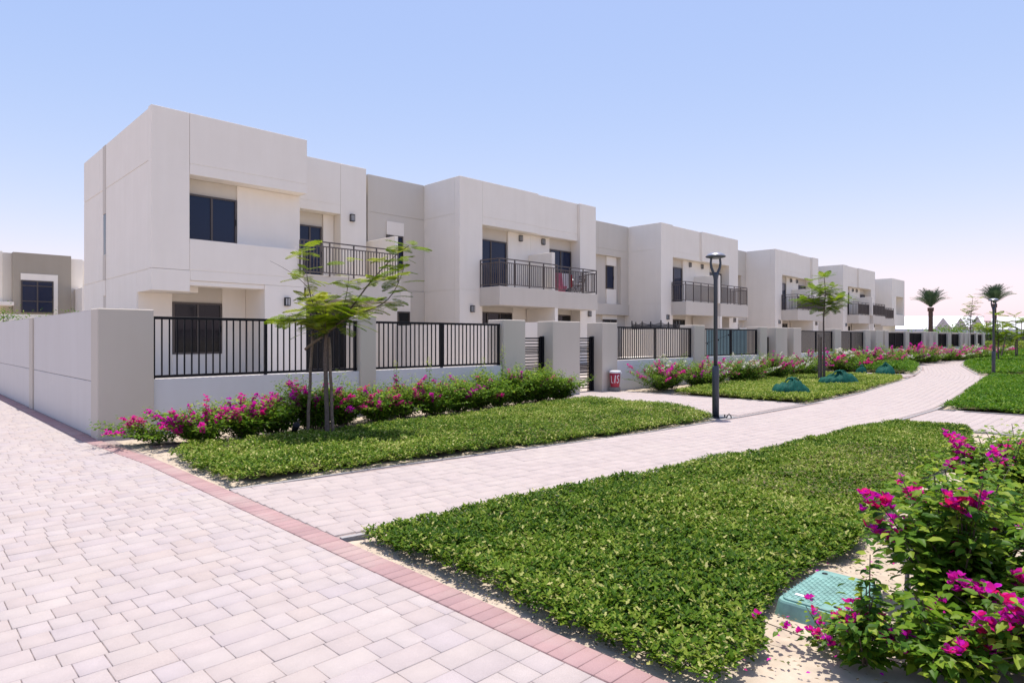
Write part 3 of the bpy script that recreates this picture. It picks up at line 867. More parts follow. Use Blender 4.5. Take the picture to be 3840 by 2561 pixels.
for i, (a, b2) in enumerate(panels):
    B('wall_segment', a - .0, b2 + .0, 11.90, 12.12, -.03, .905, M_lowwall, bw, .006)
    B('lit_top', a, b2, 11.90, 12.12, .9055, .909, M_top, bw, 0)  # skin over the low wall, painted brighter as if sunlit
    f = thing('fence_panel', pdesc[i], 'fence', (a, 12.0, .92), 'black picket fence panels')
    B('top_rail', a + .01, b2 - .01, 11.98, 12.03, 1.925, 1.975, M_black, f, .003)
    B('bottom_rail', a + .01, b2 - .01, 11.98, 12.03, .93, .975, M_black, f, .003)
    for px in (a + .035, (a + b2) / 2, b2 - .05):
        B('post', px - .025, px + .025, 11.975, 12.035, .91, 1.924, M_black, f, .003)
    n = int((b2 - a - .1) / .119)
    st = (b2 - a - .1) / n
    if i < 10:
        for k in range(1, n):
            px = a + .05 + k * st
            if abs(px - (a + b2) / 2) < .04: continue
            add('picket', boxm(.022, .022, .95, M_black, 0), (px, 12.005, 1.45), f)
    else:
        J('picket', [(a + .05 + k * st - .011, a + .05 + k * st + .011, 11.994, 12.016, .975, 1.925) for k in range(1, n)], M_black, f)
    if i >= 6:
        B('backing_sheet', a + .02, b2 - .02, 12.06, 12.07, .93, 1.95, M_net if i >= 8 else M_rail, f, 0)
gdesc = ['black slatted garden gate between the flower bed and the wide pillar', 'black slatted garden gate left of the red drinks cooler']
gz = [1.60, 1.53, 1.44, 1.36, 1.315, 1.27, 1.225, 1.18, 1.10, 1.01, .93, .85, .80, .755, .71, .665, .59, .50, .41, .36, .31, .27, .19, .11]
for i, (a, b2) in enumerate(gates):
    lab = gdesc[i] if i < 2 else 'black slatted garden gate, %s along the row from the corner pillar' % ORD[i]
    g = thing('garden_gate', lab, 'gate', (a, 12.22, 0), 'slatted garden gates')
    B('post', a, a + .05, 12.2, 12.25, .05, 1.62, M_black, g, .003)
    B('post', b2 - .16, b2 - .10, 12.195, 12.255, .03, 1.64, M_black, g, .003); B('post', b2 - .085, b2 - .005, 12.17, 12.28, -.02, 1.66, M_black, g, .003)
    for z in gz:
        add('slat', boxm(b2 - a - .21, .03, .028 if z not in (1.60,) else .04, M_black, 0), ((a + .05 + b2 - .16) / 2, 12.225, z), g)
    B('latch', b2 - .21, b2 - .16, 12.17, 12.20, .9, 1.02, M_black, g, 0)
# side wall along the road
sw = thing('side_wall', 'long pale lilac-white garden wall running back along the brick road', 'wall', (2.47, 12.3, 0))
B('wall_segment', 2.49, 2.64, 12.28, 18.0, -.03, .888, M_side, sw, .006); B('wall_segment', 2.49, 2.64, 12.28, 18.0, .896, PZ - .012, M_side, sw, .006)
B('lit_top', 2.49, 2.64, 12.28, 18.0, PZ - .0115, PZ - .008, M_top, sw, 0)
p = B('pillar', 2.455, 2.70, 18.0, 18.42, -.03, PZ, M_pillar, sw, .01); B('lit_top', 2.465, 2.69, 18.01, 18.41, PZ + .0005, PZ + .004, M_top, p, 0)
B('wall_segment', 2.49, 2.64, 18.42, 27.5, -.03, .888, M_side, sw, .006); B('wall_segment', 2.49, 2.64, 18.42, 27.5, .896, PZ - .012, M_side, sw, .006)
B('lit_top', 2.49, 2.64, 18.42, 27.5, PZ - .0115, PZ - .008, M_top, sw, 0)
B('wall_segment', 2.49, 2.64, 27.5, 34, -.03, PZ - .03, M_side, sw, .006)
# partition walls between yards
pw = [(14.0, 'pale yard partition wall behind the wide pillar by the first gate'), (28.6, 'pale yard partition wall hung with a teal screen, behind the near street lamp'), (43.4, 'pale yard partition wall behind the staked tree fence panels'), (57.5, 'pale yard partition wall in the far half of the row')]
for x, lab in pw:
    t = thing('partition_wall', lab, 'wall', (x, 12.5, 0), 'yard partition walls')
    B('wall_segment', x - .08, x + .08, 12.46, 20.45, -.01, PZ, M_white if x < 40 else M_beige2, t, .008)
    B('lit_top', x - .078, x + .078, 12.47, 20.44, PZ + .0005, PZ + .004, M_top, t, 0)
t = thing('partition_wall', 'low pale screen wall with a small grey socket box, seen through the second fence panel', 'wall', (14.6, 17.3, 0))
B('wall_segment', 14.5, 14.62, 17.3, 20.9, -.01, PZ, M_beige2, t, .008); B('wall_segment', 14.625, 17.2, 17.3, 17.42, -.01, PZ - .004, M_beige2, t, .008)
B('socket_box', 14.46, 14.498, 19.3, 19.42, 1.02, 1.17, M_block, t, .004)
s = thing('privacy_screen', 'teal privacy sheet hung on a partition wall behind the fence', 'screen', (28.5, 12.6, .1))
B('sheet', 28.48, 28.505, 12.5, 15.5, .1, 2.0, M_screen, s, 0)
# planters in yards
t = thing('planter', 'small white planter box beside the corner pillar inside the first yard', 'planter', (3.6, 16.5, 0))
J('planter_box', [(3.4, 4.6, 15.6, 15.72, 0, .62), (3.4, 4.6, 16.9, 17.02, 0, .62), (3.4, 3.52, 15.72, 16.9, 0, .62), (4.48, 4.6, 15.72, 16.9, 0, .62)], M_white, t); B('soil', 3.52, 4.48, 15.72, 16.9, 0, .55, M_sand, t, 0)
t = thing('planter', 'long low beige planter under the ground floor window of the end house', 'planter', (6.3, 20.4, 0))
B('planter_box', 5.2, 8.2, 19.2, 19.35, 0, .60, M_beige2, t); B('planter_end', 8.05, 8.2, 19.36, 19.9, 0, .60, M_beige2, t)
t = thing('planter', 'low white bench block in the yard right of the red cooler', 'bench', (24.5, 17.5, 0))
B('seat', 24.6, 27.0, 17.2, 17.9, .0, .72, M_white, t)
# string of lights
t = thing('string_lights', 'thin string of small bulbs sagging behind the fence near the street lamp', 'string lights')if False else add('string_lights', None, (22, 12.5, 1.3))
tag(t, 'thin string of small bulbs sagging behind the fence near the street lamp', 'string lights')
sp = [(21.8 + k * .45, 12.55, 1.36 + .0013 * k ** 2 * 6.5) for k in range(10)]
tube('cable', sp, .007, M_black, t, 5)
for q in sp[1::2]: lathe('bulb', [(.004, 0), (.022, -.02), (.026, -.05), (.012, -.07)], M_black, (q[0], q[1], q[2]), t, 8)
# trampoline
t = thing('trampoline', 'round trampoline with black safety net behind the yard walls', 'trampoline', (30.9, 20.0, 0))
cx, cy, rr = 30.3, 19.5, 1.3
ring = [(cx + rr * math.cos(a), cy + rr * math.sin(a)) for a in np.linspace(0, 2 * math.pi, 9)[:-1]]
for i, (a, b2) in enumerate(ring):
    tube('pole', [(a, b2, 0), (a, b2, 2.52 + .04 * (i % 2))], .035, M_black, t, 8)
V, F = [], []
nseg = 64
for k in range(nseg):
    a = 2 * math.pi * k / nseg; ph = (k % 8) / 8
    r_ = rr * (1 - .06 * math.sin(math.pi * ph)); zt = 2.46 - .13 * math.sin(math.pi * ph)
    V += [(cx + r_ * math.cos(a), cy + r_ * math.sin(a), .9), (cx + r_ * math.cos(a), cy + r_ * math.sin(a), zt)]
for k in range(nseg):
    k2 = (k + 1) % nseg; F.append((2 * k, 2 * k2, 2 * k2 + 1, 2 * k + 1))
mnet, N_, L_n, p_ = mat_new('see_through_net'); p_.inputs['Base Color'].default_value = (.015, .015, .02, 1)
tb = N_.new('ShaderNodeBsdfTransparent'); mxs = N_.new('ShaderNodeMixShader'); mxs.inputs[0].default_value = .62
L_n.new(tb.outputs[0], mxs.inputs[1]); L_n.new(p_.outputs[0], mxs.inputs[2]); L_n.new(mxs.outputs[0], N_['Material Output'].inputs[0])
add('net', raw_mesh('net', V, F, mnet, True), (0, 0, 0), t)
lathe('mat', [(.9, .85), (1.0, .86), (1.05, .9), (1.0, .92)], M_black, (cx, cy, 0), t, 24)

# things on the towel balcony
def cloth(name, label, x0, x1, y, z0, z1, mat, grp=None):
    nx, nz = 14, 8
    V, F = [], []
    for j in range(nz + 1):
        for i in range(nx + 1):
            u, v = i / nx, j / nz
            V.append((x0 + (x1 - x0) * u, y + .05 * math.sin(u * 17 + v * 2) * (1 - v * .6), z0 + (z1 - z0) * v + .03 * math.sin(u * 9) * (1 - v)))
    for j in range(nz):
        for i in range(nx):
            a = j * (nx + 1) + i; F.append((a, a + 1, a + nx + 2, a + nx + 1))
    return tag(add(name, raw_mesh(name, V, F, mat, True)), label, 'towel', grp)
rk = thing('drying_rack', 'folding metal drying rack holding towels on the balcony', 'drying rack', (22.6, 19.55, 3.72))
for q in (19.4, 19.75):
    tube('bar', [(21.7, q, 4.58), (23.5, q, 4.58)], .008, M_silver, rk, 5)
for x in (21.75, 23.45): tube('leg', [(x, 19.3, 3.72), (x, 19.75, 4.58)], .008, M_silver, rk, 5); tube('leg', [(x, 19.85, 3.72), (x, 19.4, 4.58)], .008, M_silver, rk, 5)
cloth('towel', 'pink patterned towel drying behind the balcony rail', 21.75, 22.35, 19.38, 3.95, 4.60, M_pink)
cloth('towel', 'white towel drying beside the pink one on the balcony', 22.37, 22.85, 19.38, 3.9, 4.60, M_wcloth)
cloth('towel', 'dark red cloth drying at the right of the balcony rack', 22.95, 23.1, 19.4, 4.0, 4.58, M_rcloth)
cloth('towel', 'white towel with pink edge on the rear bar of the balcony rack', 21.9, 22.7, 19.74, 4.0, 4.60, M_wcloth)
t = tag(add('laundry_basket', None, (22.3, 19.2, 3.72)), 'pink plastic laundry basket on the balcony floor', 'basket')
lathe('tub', [(.2, 0), (.24, .12), (.28, .24), (.29, .26)], M_pink, (22.3, 19.42, 3.725), t, 20)
t = thing('wooden_chair', 'dark wooden folding chair at the right end of the balcony', 'chair', (23.8, 19.6, 3.72))
for k in range(4): B('seat_slat', 23.62 + .1 * k, 23.70 + .1 * k, 19.4, 19.8, 4.13, 4.15, M_bark, t, 0)
B('cushion', 23.62, 24.0, 19.41, 19.79, 4.152, 4.18, M_wcloth, t, .01)
for y_ in (19.42, 19.78):
    tube('leg', [(23.6, y_, 3.72), (24.02, y_, 4.14)], .014, M_bark, t, 6); tube('leg', [(24.0, y_, 3.72), (23.62, y_, 4.14)], .014, M_bark, t, 6)
    tube('back_post', [(23.98, y_, 4.14), (24.1, y_, 4.62)], .016, M_bark, t, 6)
for z in (4.3, 4.42, 4.54): B('back_slat', 24.02 + (z - 4.3) * .25, 24.04 + (z - 4.3) * .25, 19.43, 19.77, z, z + .05, M_bark, t, 0)

# ------------------------------------------------------------------ background left house
h = thing('house', 'beige and white house with large white framed window far left behind the wall', 'house', (9, 62, 0))
Yh = 62
B('wall', 7.28, 11.02, Yh, Yh + 9, 0, 8.25, M_tan, h, .01)
B('wall', 2.0, 6.75, Yh + .9, Yh + 9, 0, 8.35, M_white, h, .01)
B('wall', 6.75, 7.28, Yh + .6, Yh + 9, 0, 8.22, M_beige2, h, .01)
B('wall', 11.02, 11.9, Yh + .5, Yh + 9, 0, 8.1, M_white, h, .01); B('wall', 11.9, 14, Yh + 1.2, Yh + 9, 0, 8.1, M_white, h, .01)
B('wall', 11.3, 15, Yh - 2.4, Yh + .5, 0, 5.6, M_white, h, .01)
B('window_header', 7.74, 10.12, Yh - .05, Yh + .01, 6.13, 6.64, M_white, h, 0); B('window_surround', 9.84, 10.12, Yh - .05, Yh + .01, 3.0, 6.13, M_white, h, 0)
window(7.76, 9.83, Yh - .08, 3.6, 6.11, h, 2, mat=M_glass, fw=.08, trans=[4.5, 5.7])
B('canopy', 2.0, 7.1, Yh - 2.0, Yh + .9, 4.05, 4.3, M_white, h)
t = thing('boundary_wall', 'low white wall in front of the far left house', 'wall', (8, 52, 0))
B('wall_segment', 4.7, 12, 52.0, 52.2, 0, 3.15, M_white, t); B('wall_segment', 4.5, 4.7, 52.0, 60, 0, 3.15, M_white, t)

# ------------------------------------------------------------------ street lamps
def street_lamp(x, y, label):
    t = thing('street_lamp', label, 'street lamp', (x, y, 0), 'path lamps')
    J('base_plate', [(x - .17, x + .17, y - .17, y + .17, .0, .02)], M_pole, t)
    for dx, dy in ((-.13, -.13), (.13, -.13), (-.13, .13), (.13, .13)): tube('bolt', [(x + dx, y + dy, .02), (x + dx, y + dy, .065)], .013, M_black, t, 6)
    lathe('sleeve', [(.068, .02), (.068, 1.03), (.062, 1.045), (.042, 1.05)], M_pole, (x, y, 0), t, 20)
    lathe('pole', [(.040, 1.05), (.040, 2.78), (.052, 2.86), (.055, 2.93)], M_pole, (x, y, 0), t, 18)
    r = Vector((math.sin(YAW), -math.cos(YAW), 0))
    for s_ in (-1, 1):
        pts = []
        for off, z in ((.028, 2.86), (.055, 2.95), (.085, 3.03), (.098, 3.12), (.090, 3.20), (.088, 3.235)):
            pts.append((x + r.x * off * s_, y + r.y * off * s_, z))
        tube('arm', pts, [.030, .028, .026, .024, .022, .022], M_pole, t, 8)
    lathe('head', [(.10, 3.215), (.185, 3.235), (.198, 3.245), (.198, 3.255)], M_pole, (x, y, 0), t, 28)
    lathe('dome', [(.196, 3.256), (.17, 3.285), (.12, 3.315), (.06, 3.332), (.012, 3.336)], M_silver, (x, y, 0), t, 28)
    lathe('lens', [(.02, 3.20), (.08, 3.205), (.095, 3.214)], M_silver, (x, y, 0), t, 20)
street_lamp(12.02, 6.33, 'dark grey street lamp with silver dome head standing beside the near path crossing')
street_lamp(34.35, 5.12, 'dark grey street lamp with silver dome head farther along the path on the right')
tag(J('lamp_foundation', [(11.72, 12.5, 6.12, 6.62, -.02, .0)], M_edge), kind='structure')
t = add('cable_conduit', None, (12.1, 5.98, 0)); tag(t, 'short black conduit loop sticking out at the foot of the near lamp', 'conduit')
tube('loop', [(12.10, 6.14, -.02), (12.10, 6.12, .05), (12.13, 6.10, .085), (12.17, 6.08, .05), (12.18, 6.07, -.02)], .011, M_black, t, 6)

# ------------------------------------------------------------------ red cooler
t = thing('drinks_cooler', 'round red drinks cooler with white lid on a grey block by the gate pillar', 'cooler', (15.86, 11.62, 0))
cx, cy = 15.86, 11.64
B('block', cx - .13, cx + .13, cy - .12, cy + .12, 0, .13, M_block, t, .008)
lathe('body', [(.12, .13), (.135, .15), (.16, .45), (.165, .56)], M_red, (cx, cy, 0), t, 28)
lathe('lid', [(.172, .555), (.178, .57), (.178, .60), (.165, .625), (.05, .632)], M_wplast, (cx, cy, 0), t, 28)
tube('handle', [(cx + .05 + .16 * math.cos(a) * .3, cy - .17, .58 - .02 * k) for k, a in enumerate(np.linspace(0, 1, 4))], .008, M_wplast, t, 6)
toc = math.atan2(-cy, -cx)
def stroke(pts):
    V, F = [], []
    P2 = []
    for (a0, z0), (a1, z1) in zip(pts[:-1], pts[1:]):
        for q in range(4): P2.append((a0 + (a1 - a0) * q / 4, z0 + (z1 - z0) * q / 4))
    P2.append(pts[-1])
    for i, (a, z) in enumerate(P2):
        a2, z2 = P2[min(i + 1, len(P2) - 1)]; a1, z1 = P2[max(i - 1, 0)]
        da, dz = (a2 - a1), (z2 - z1); L_ = math.hypot(da, dz) or 1
        w = .011
        for s_ in (-1, 1):
            aa = a - dz / L_ * w * s_; zz = z + da / L_ * w * s_
            rr_ = .135 + (zz - .15) / .30 * .025 + .003
            th = toc + aa / .155
            V.append((rr_ * math.cos(th), rr_ * math.sin(th), zz))
    for i in range(len(P2) - 1): F.append((2 * i, 2 * i + 1, 2 * i + 3, 2 * i + 2))
    return V, F
letters = [[(-.115, .47), (-.115, .27), (-.055, .265)], [(.015, .49), (-.005, .26)],
           [(.135, .46), (.11, .49), (.08, .47), (.075, .42), (.105, .38), (.13, .33), (.12, .28), (.085, .265), (.06, .29)]]
V, F = [], []
for l_ in letters:
    v, f = stroke(l_); n = len(V); V += v; F += [tuple(i + n for i in q) for q in f]
add('lettering', raw_mesh('lettering', V, F, M_wplast), (cx, cy, 0), t)

# ------------------------------------------------------------------ irrigation box
t = thing('irrigation_box', 'teal plastic irrigation valve box with textured lid in the sandy bed', 'valve box', (4.12, 1.44, 0))
bx0, bx1, by0, by1 = 3.76, 4.44, 1.22, 1.60
def rrect(x0, x1, y0, y1, r, n=5):
    out = []
    for (cx_, cy_, a0) in ((x1 - r, y1 - r, 0), (x0 + r, y1 - r, 90), (x0 + r, y0 + r, 180), (x1 - r, y0 + r, 270)):
        for k in range(n): a = math.radians(a0 + 90 * k / (n - 1)); out.append((cx_ + r * math.cos(a), cy_ + r * math.sin(a)))
    return out
def prism(name, rings, mat, par):
    V, F = [], []
    n = len(rings[0][0])
    for ring_, z in rings: V += [(x, y, z) for x, y in ring_]
    for i in range(len(rings) - 1):
        for k in range(n): k2 = (k + 1) % n; F.append((i * n + k, i * n + k2, (i + 1) * n + k2, (i + 1) * n + k))
    F.append(tuple(range(n))[::-1]); F.append(tuple((len(rings) - 1) * n + k for k in range(n)))
    return add(name, poly_mesh(name, V, F, mat), (0, 0, 0), par)
prism('base', [(rrect(bx0 - .02, bx1 + .02, by0 - .02, by1 + .02, .05), -.05), (rrect(bx0, bx1, by0, by1, .05), 0.0550), (rrect(bx0 + .006, bx1 - .006, by0 + .006, by1 - .006, .045), 0.0670)], M_teal, t)
lid = prism('lid', [(rrect(bx0 + .022, bx1 - .022, by0 + .022, by1 - .022, .04), 0.0630), (rrect(bx0 + .022, bx1 - .022, by0 + .022, by1 - .022, .04), 0.0760), (rrect(bx0 + .028, bx1 - .028, by0 + .028, by1 - .028, .035), 0.0810)], M_teal, t)
tr = []
for i in range(22):
    for j in range(14):
        x = bx0 + .05 + i * .025; y_ = by0 + .045 + j * .0235
        if (i < 4 and j < 4) or (i > 17 and j > 9): continue
        if (i + j) % 2: tr.append((x, x + .018, y_, y_ + .006, 0.0805, 0.0835))
        else: tr.append((x, x + .006, y_, y_ + .018, 0.0805, 0.0835))
J('tread', tr, M_teal, lid)
for k in range(7): B('rib', bx0 + .06 + k * .085, bx0 + .066 + k * .085, by0 - .022, by0 - .001, -.03, 0.0500, M_teal, t, 0)
lathe('lid_hole', [(.018, 0.0812), (.018, 0.0825)], M_black, (bx0 + .09, by0 + .07, 0), lid, 16); lathe('lid_hole', [(.018, 0.0812), (.018, 0.0825)], M_black, (bx1 - .09, by1 - .07, 0), lid, 16)
B('plate', bx0 + .10, bx0 + .13, by1 - .14, by1 - .07, 0.0825, 0.0850, M_wplast, lid, 0)
t = add('irrigation_pipe', None, (4.9, 1.1, 0)); tag(t, 'thin brown irrigation pipe rising across the sand beside the valve box', 'pipe')
tube('pipe', [(4.05, 1.02, .01), (4.4, 1.08, .05), (4.75, 1.16, .10), (5.0, 1.22, .02)], .013, M_pipe, t, 8)
t = add('irrigation_hose', None, (2.95, 10.1, 0)); tag(t, 'dark hose loop lying on the sand below the corner pillar', 'hose')
tube('hose', [(3.1 + .28 * math.cos(a), 10.35 + .2 * math.sin(a), .0 + .01 * k * .2) for k, a in enumerate(np.linspace(.2, 5.6, 22))], .014, M_pipe, t, 7)
t = thing('spot_light', 'small black garden spotlight on a spike at the foot of the young tree', 'spotlight', (4.62, 9.5, 0))
tube('spike', [(4.62, 9.5, -.02), (4.62, 9.5, .16)], .01, M_black, t, 6)
tube('head', [(4.62, 9.54, .15), (4.61, 9.46, .24)], [.045, .05], M_black, t, 14); tube('rim', [(4.61, 9.46, .238), (4.607, 9.44, .262)], [.055, .055], M_black, t, 14)

# ------------------------------------------------------------------ green sacks
def sack(x, y, L_, Wd, Hh, ang, label, seed):
    rs = np.random.default_rng(seed)
    t = thing('green_sack', label, 'sack', (x, y, 0), 'green garden waste sacks')
    V, F = [], []
    nu, nv = 72, 30
    ph = rs.uniform(0, 6, 6)
    kx, ky = rs.uniform(-.12, .12) * L_, rs.uniform(-.1, .1) * Wd        # where the cloth is gathered
    for j in range(nv + 1):
        v = j / nv
        for i in range(nu):
            a = 2 * math.pi * i / nu
            rr0 = 1 - v ** 1.15
            ca, sa = math.cos(a), math.sin(a)
            # blunt, sagging outline
            k_ = (abs(ca) ** 2.6 + abs(sa) ** 2.6) ** (-1 / 2.6)
            rim = k_ * (1 + .06 * math.sin(a * 2 + ph[3]) + .05 * math.sin(a * 3 + ph[4]) + .02 * math.sin(a * 13 + ph[1]))
            X, Y = L_ / 2 * rr0 * rim * ca, Wd / 2 * rr0 * rim * sa
            zz = (1 - rr0 ** 2.8) ** .55
            n1 = float(vnoise(X * 1 + seed, Y + seed * 2, 5.0, seed)) - .5
            n2 = float(vnoise(X * 1 + seed, Y * 1.0, 16.0, seed + 1)) - .5
            pleat = math.exp(-(rr0 / .42) ** 2)
            z = Hh * (zz * (.80 + .42 * n1 + .16 * n2) + .26 * math.exp(-(rr0 / .16) ** 2) + .10 * pleat * math.sin(a * 9 + ph[0] + 3 * rr0))
            z += Hh * .05 * math.sin(a * 15 + ph[2] + rr0 * 6) * (1 - pleat) * rr0
            if j == 0: z = -.03
            X += kx * v; Y += ky * v
            V.append((X * math.cos(ang) - Y * math.sin(ang), X * math.sin(ang) + Y * math.cos(ang), z))
    for j in range(nv):
        for i in range(nu):
            i2 = (i + 1) % nu; F.append((j * nu + i, j * nu + i2, (j + 1) * nu + i2, (j + 1) * nu + i))
    add('bag', raw_mesh('bag', V, F, M_bag, True), (x, y, .05), t)
    top = Vector((x + kx * math.cos(ang) - ky * math.sin(ang), y + kx * math.sin(ang) + ky * math.cos(ang), .05 + Hh * 1.0))
    # tied fabric ears over the knot
    for k, a in enumerate((ang + .3, ang + 3.3, ang + 1.7, ang - 1.4)):
        ln = (.34, .26, .16, .2)[k] * L_
        pts = [top + Vector((math.cos(a) * ln * s_, math.sin(a) * ln * s_ * .7, .05 * math.sin(s_ * 3.1) - .20 * Hh * s_ ** 2)) for s_ in (0, .2, .45, .7, .9, 1)]
        tube('tie', pts, [.03, .034, .028, .022, .02, .006], M_bag, t, 7)
    tube('knot', [top + Vector((-.05, 0, -.01)), top + Vector((0, 0, .03)), top + Vector((.05, .01, .0))], [.03, .05, .03], M_bag, t, 8)
r_ang = YAW - math.pi / 2
sack(17.95, 7.2, .98, .7, .42, r_ang, 'round green mesh sack tied on top, nearest on the planted bed', 3)
sack(22.75, 7.55, 1.3, .75, .44, r_ang + .1, 'long flat green mesh sack with spread ties, beside the staked tree', 5)
sack(31.45, 8.55, .78, .6, .40, r_ang, 'green mesh sack standing on the far side path, right half', 9)
sack(30.75, 9.3, .42, .45, .34, r_ang, 'smaller green mesh sack left of the clippings on the far side path', 12)

# ------------------------------------------------------------------ ground cover beds
def bed(label, poly, dens, size, mat, h0=.10, h1=.16, edge=.22, tpl=LEAF2, dry=0., ny=1.0, name='ground_cover', bump=.03):
    P = np.array(poly)
    x0, y0 = P.min(0); x1, y1 = P.max(0)
    n = int((x1 - x0) * (y1 - y0) * dens)
    c = RNG.uniform((x0, y0), (x1, y1), (n, 2))
    w = .18 * (vnoise(c[:, 0], c[:, 1], 3., 9) - .5)
    c = c[inpoly(c, poly)]
    dd = dist_poly(c, poly)
    keep = (dd > .07 * vnoise(c[:, 0], c[:, 1], 4., 31) - .02) & (RNG.random(len(c)) < .55 + 1.0 * vnoise(c[:, 0], c[:, 1], 2.6, 77))
    c, dd = c[keep], dd[keep]
    hh = (h0 + (h1 - h0) * vnoise(c[:, 0], c[:, 1], 1.7, 2) + bump * (vnoise(c[:, 0], c[:, 1], 6., 8) - .5)) * np.clip(.5 + dd / edge, 0, 1) ** .6
    n = len(c)
    k = 6                                      # leaves per sprig
    az = np.repeat(RNG.uniform(0, 6.28, n), k) + np.tile(np.arange(k) * 2.4, n) + RNG.uniform(-.4, .4, n * k)
    lvl = np.tile(np.linspace(0, 1, k), n)
    tilt = .0 + .62 * lvl + RNG.uniform(-.4, .35, n * k)
    roll = RNG.uniform(-.5, .5, n * k)
    S = size * RNG.uniform(.65, 1.25, n * k)
    lean = RNG.normal(0, .012, (n, 2)) + 0
    zz = np.repeat(hh * RNG.uniform(.55, 1.05, n), k) - (1 - lvl) * size * .6
    pos = np.stack([np.repeat(c[:, 0], k) + RNG.normal(0, size * .12, n * k), np.repeat(c[:, 1], k) + RNG.normal(0, size * .12, n * k), zz], -1)
    patch = np.repeat(vnoise(c[:, 0], c[:, 1], 1.1, 4) * .6 + vnoise(c[:, 0], c[:, 1], 4., 6) * .4, k)
    sh = np.clip(RNG.beta(1.5, 2.6, n * k) * 1.0 + (patch - .5) * .6 + dry * .3 + .1 * lvl - .04, 0, 1)
    sh = np.where(RNG.random(n * k) < .05, RNG.uniform(.85, 1, n * k), sh)
    R = frames(az, tilt, roll)
    V, F, A = scatter(tpl, pos, R, S, sh)
    o = tag(add(name, raw_mesh(name, V, F, mat, False, {'shade': A})), label, 'ground cover', None, 'stuff')
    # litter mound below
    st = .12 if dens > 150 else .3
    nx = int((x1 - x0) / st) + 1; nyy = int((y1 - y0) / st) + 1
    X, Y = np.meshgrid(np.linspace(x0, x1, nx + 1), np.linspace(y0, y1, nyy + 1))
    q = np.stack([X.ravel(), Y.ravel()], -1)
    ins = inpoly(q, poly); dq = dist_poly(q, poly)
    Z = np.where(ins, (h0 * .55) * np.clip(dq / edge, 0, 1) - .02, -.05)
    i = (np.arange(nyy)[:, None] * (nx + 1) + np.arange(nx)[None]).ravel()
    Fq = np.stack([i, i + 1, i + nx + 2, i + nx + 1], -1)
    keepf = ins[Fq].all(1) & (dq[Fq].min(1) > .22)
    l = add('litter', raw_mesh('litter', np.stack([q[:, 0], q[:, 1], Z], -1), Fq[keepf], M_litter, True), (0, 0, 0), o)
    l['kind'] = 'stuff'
    return o

bed2 = [(2.72, 4.50), (2.74, 3.6), (2.70, 2.9), (2.67, 2.4), (2.66, 1.95), (2.68, 1.42), (3.05, 1.36), (3.4, 1.47), (3.6, 1.62), (4.4, 1.68), (5.0, 1.60), (5.9, 1.67), (7.15, 1.78), (9.0, 1.86), (10.7, 1.92), (11.5, 1.95), (13.3, 2.3), (13.38, 3.56), (12.8, 3.62), (9.3, 3.82), (6.9, 4.10), (5.0, 4.31), (3.6, 4.44)]
bed('dense green ground cover bed in the foreground right of the red brick border', bed2, 1650, .037, M_gc, .09, .15, .18, LOBE)
bed1 = [(2.76, 9.35), (2.70, 8.5), (2.70, 7.8), (2.72, 7.0), (4.6, 6.81), (6.7, 6.53), (8.4, 6.27), (10, 6.16), (11.6, 6.13), (12.3, 6.9), (12.8, 7.6), (12.95, 8.6), (13.0, 9.5), (12.9, 10.3), (12.2, 10.3), (9.6, 9.95), (7.4, 9.9), (5.9, 9.85), (4.9, 9.8), (3.7, 9.7), (3.1, 9.75)]
bed('green ground cover bed between the bougainvilleas and the path, under the young tree', bed1, 760, .045, M_gc, .10, .17, .2, LEAF2, .25)
bed3 = [(16.25, 6.12), (21.2, 6.35), (25, 6.72), (28.3, 7.1), (29.7, 7.45), (29.75, 9.5), (29.7, 10.7), (25.6, 10.8), (21.8, 10.5), (18.4, 10.1), (16.8, 10.15), (16.25, 9.7)]
bed('lighter green ground cover bed holding the green sacks and the staked tree', bed3, 300, .068, M_gcy, .10, .20, .25, LEAF2, .1)
bed5 = [(17.1, 3.5), (20.2, 3.72), (24.4, 4.18), (29.9, 4.73), (32.6, 4.95), (32.75, 2.5), (32.7, -.5), (17.2, -1.0)]
bed('bright green ground cover bed on the right between the two path crossings', bed5, 230, .075, M_gcf, .12, .22, .3, LEAF2)
bed4 = [(33.0, 7.85), (36, 8.4), (39.1, 9.0), (44, 10.35), (47.4, 11.4), (47.0, 11.8), (33.0, 11.6)]
bed('green mounded ground cover tongue beyond the farther side path', bed4, 110, .10, M_gcf, .2, .45, .8, LEAF2)
bed6 = [(34.9, 5.7), (45.5, 8.2), (50, 8.9), (53.6, 9.1), (58.8, 8.85), (65, 8.1), (70.3, 7.1), (80, 5.6), (80, 3), (34.9, 1)]
bed('bright green ground cover bed behind the farther street lamp', bed6, 42, .15, M_gcf, .15, .3, .5, LEAF2)
bed7 = [(49.6, 11.62), (54.7, 10.8), (61.9, 9.63), (70.3, 8.5), (95, 5.2), (110, 10), (100, 17), (76, 13), (75, 11.8), (49.6, 11.85)]
bed('far green ground cover strip along the end of the row', bed7, 22, .2, M_gcf, .15, .3, .5, LEAF2)

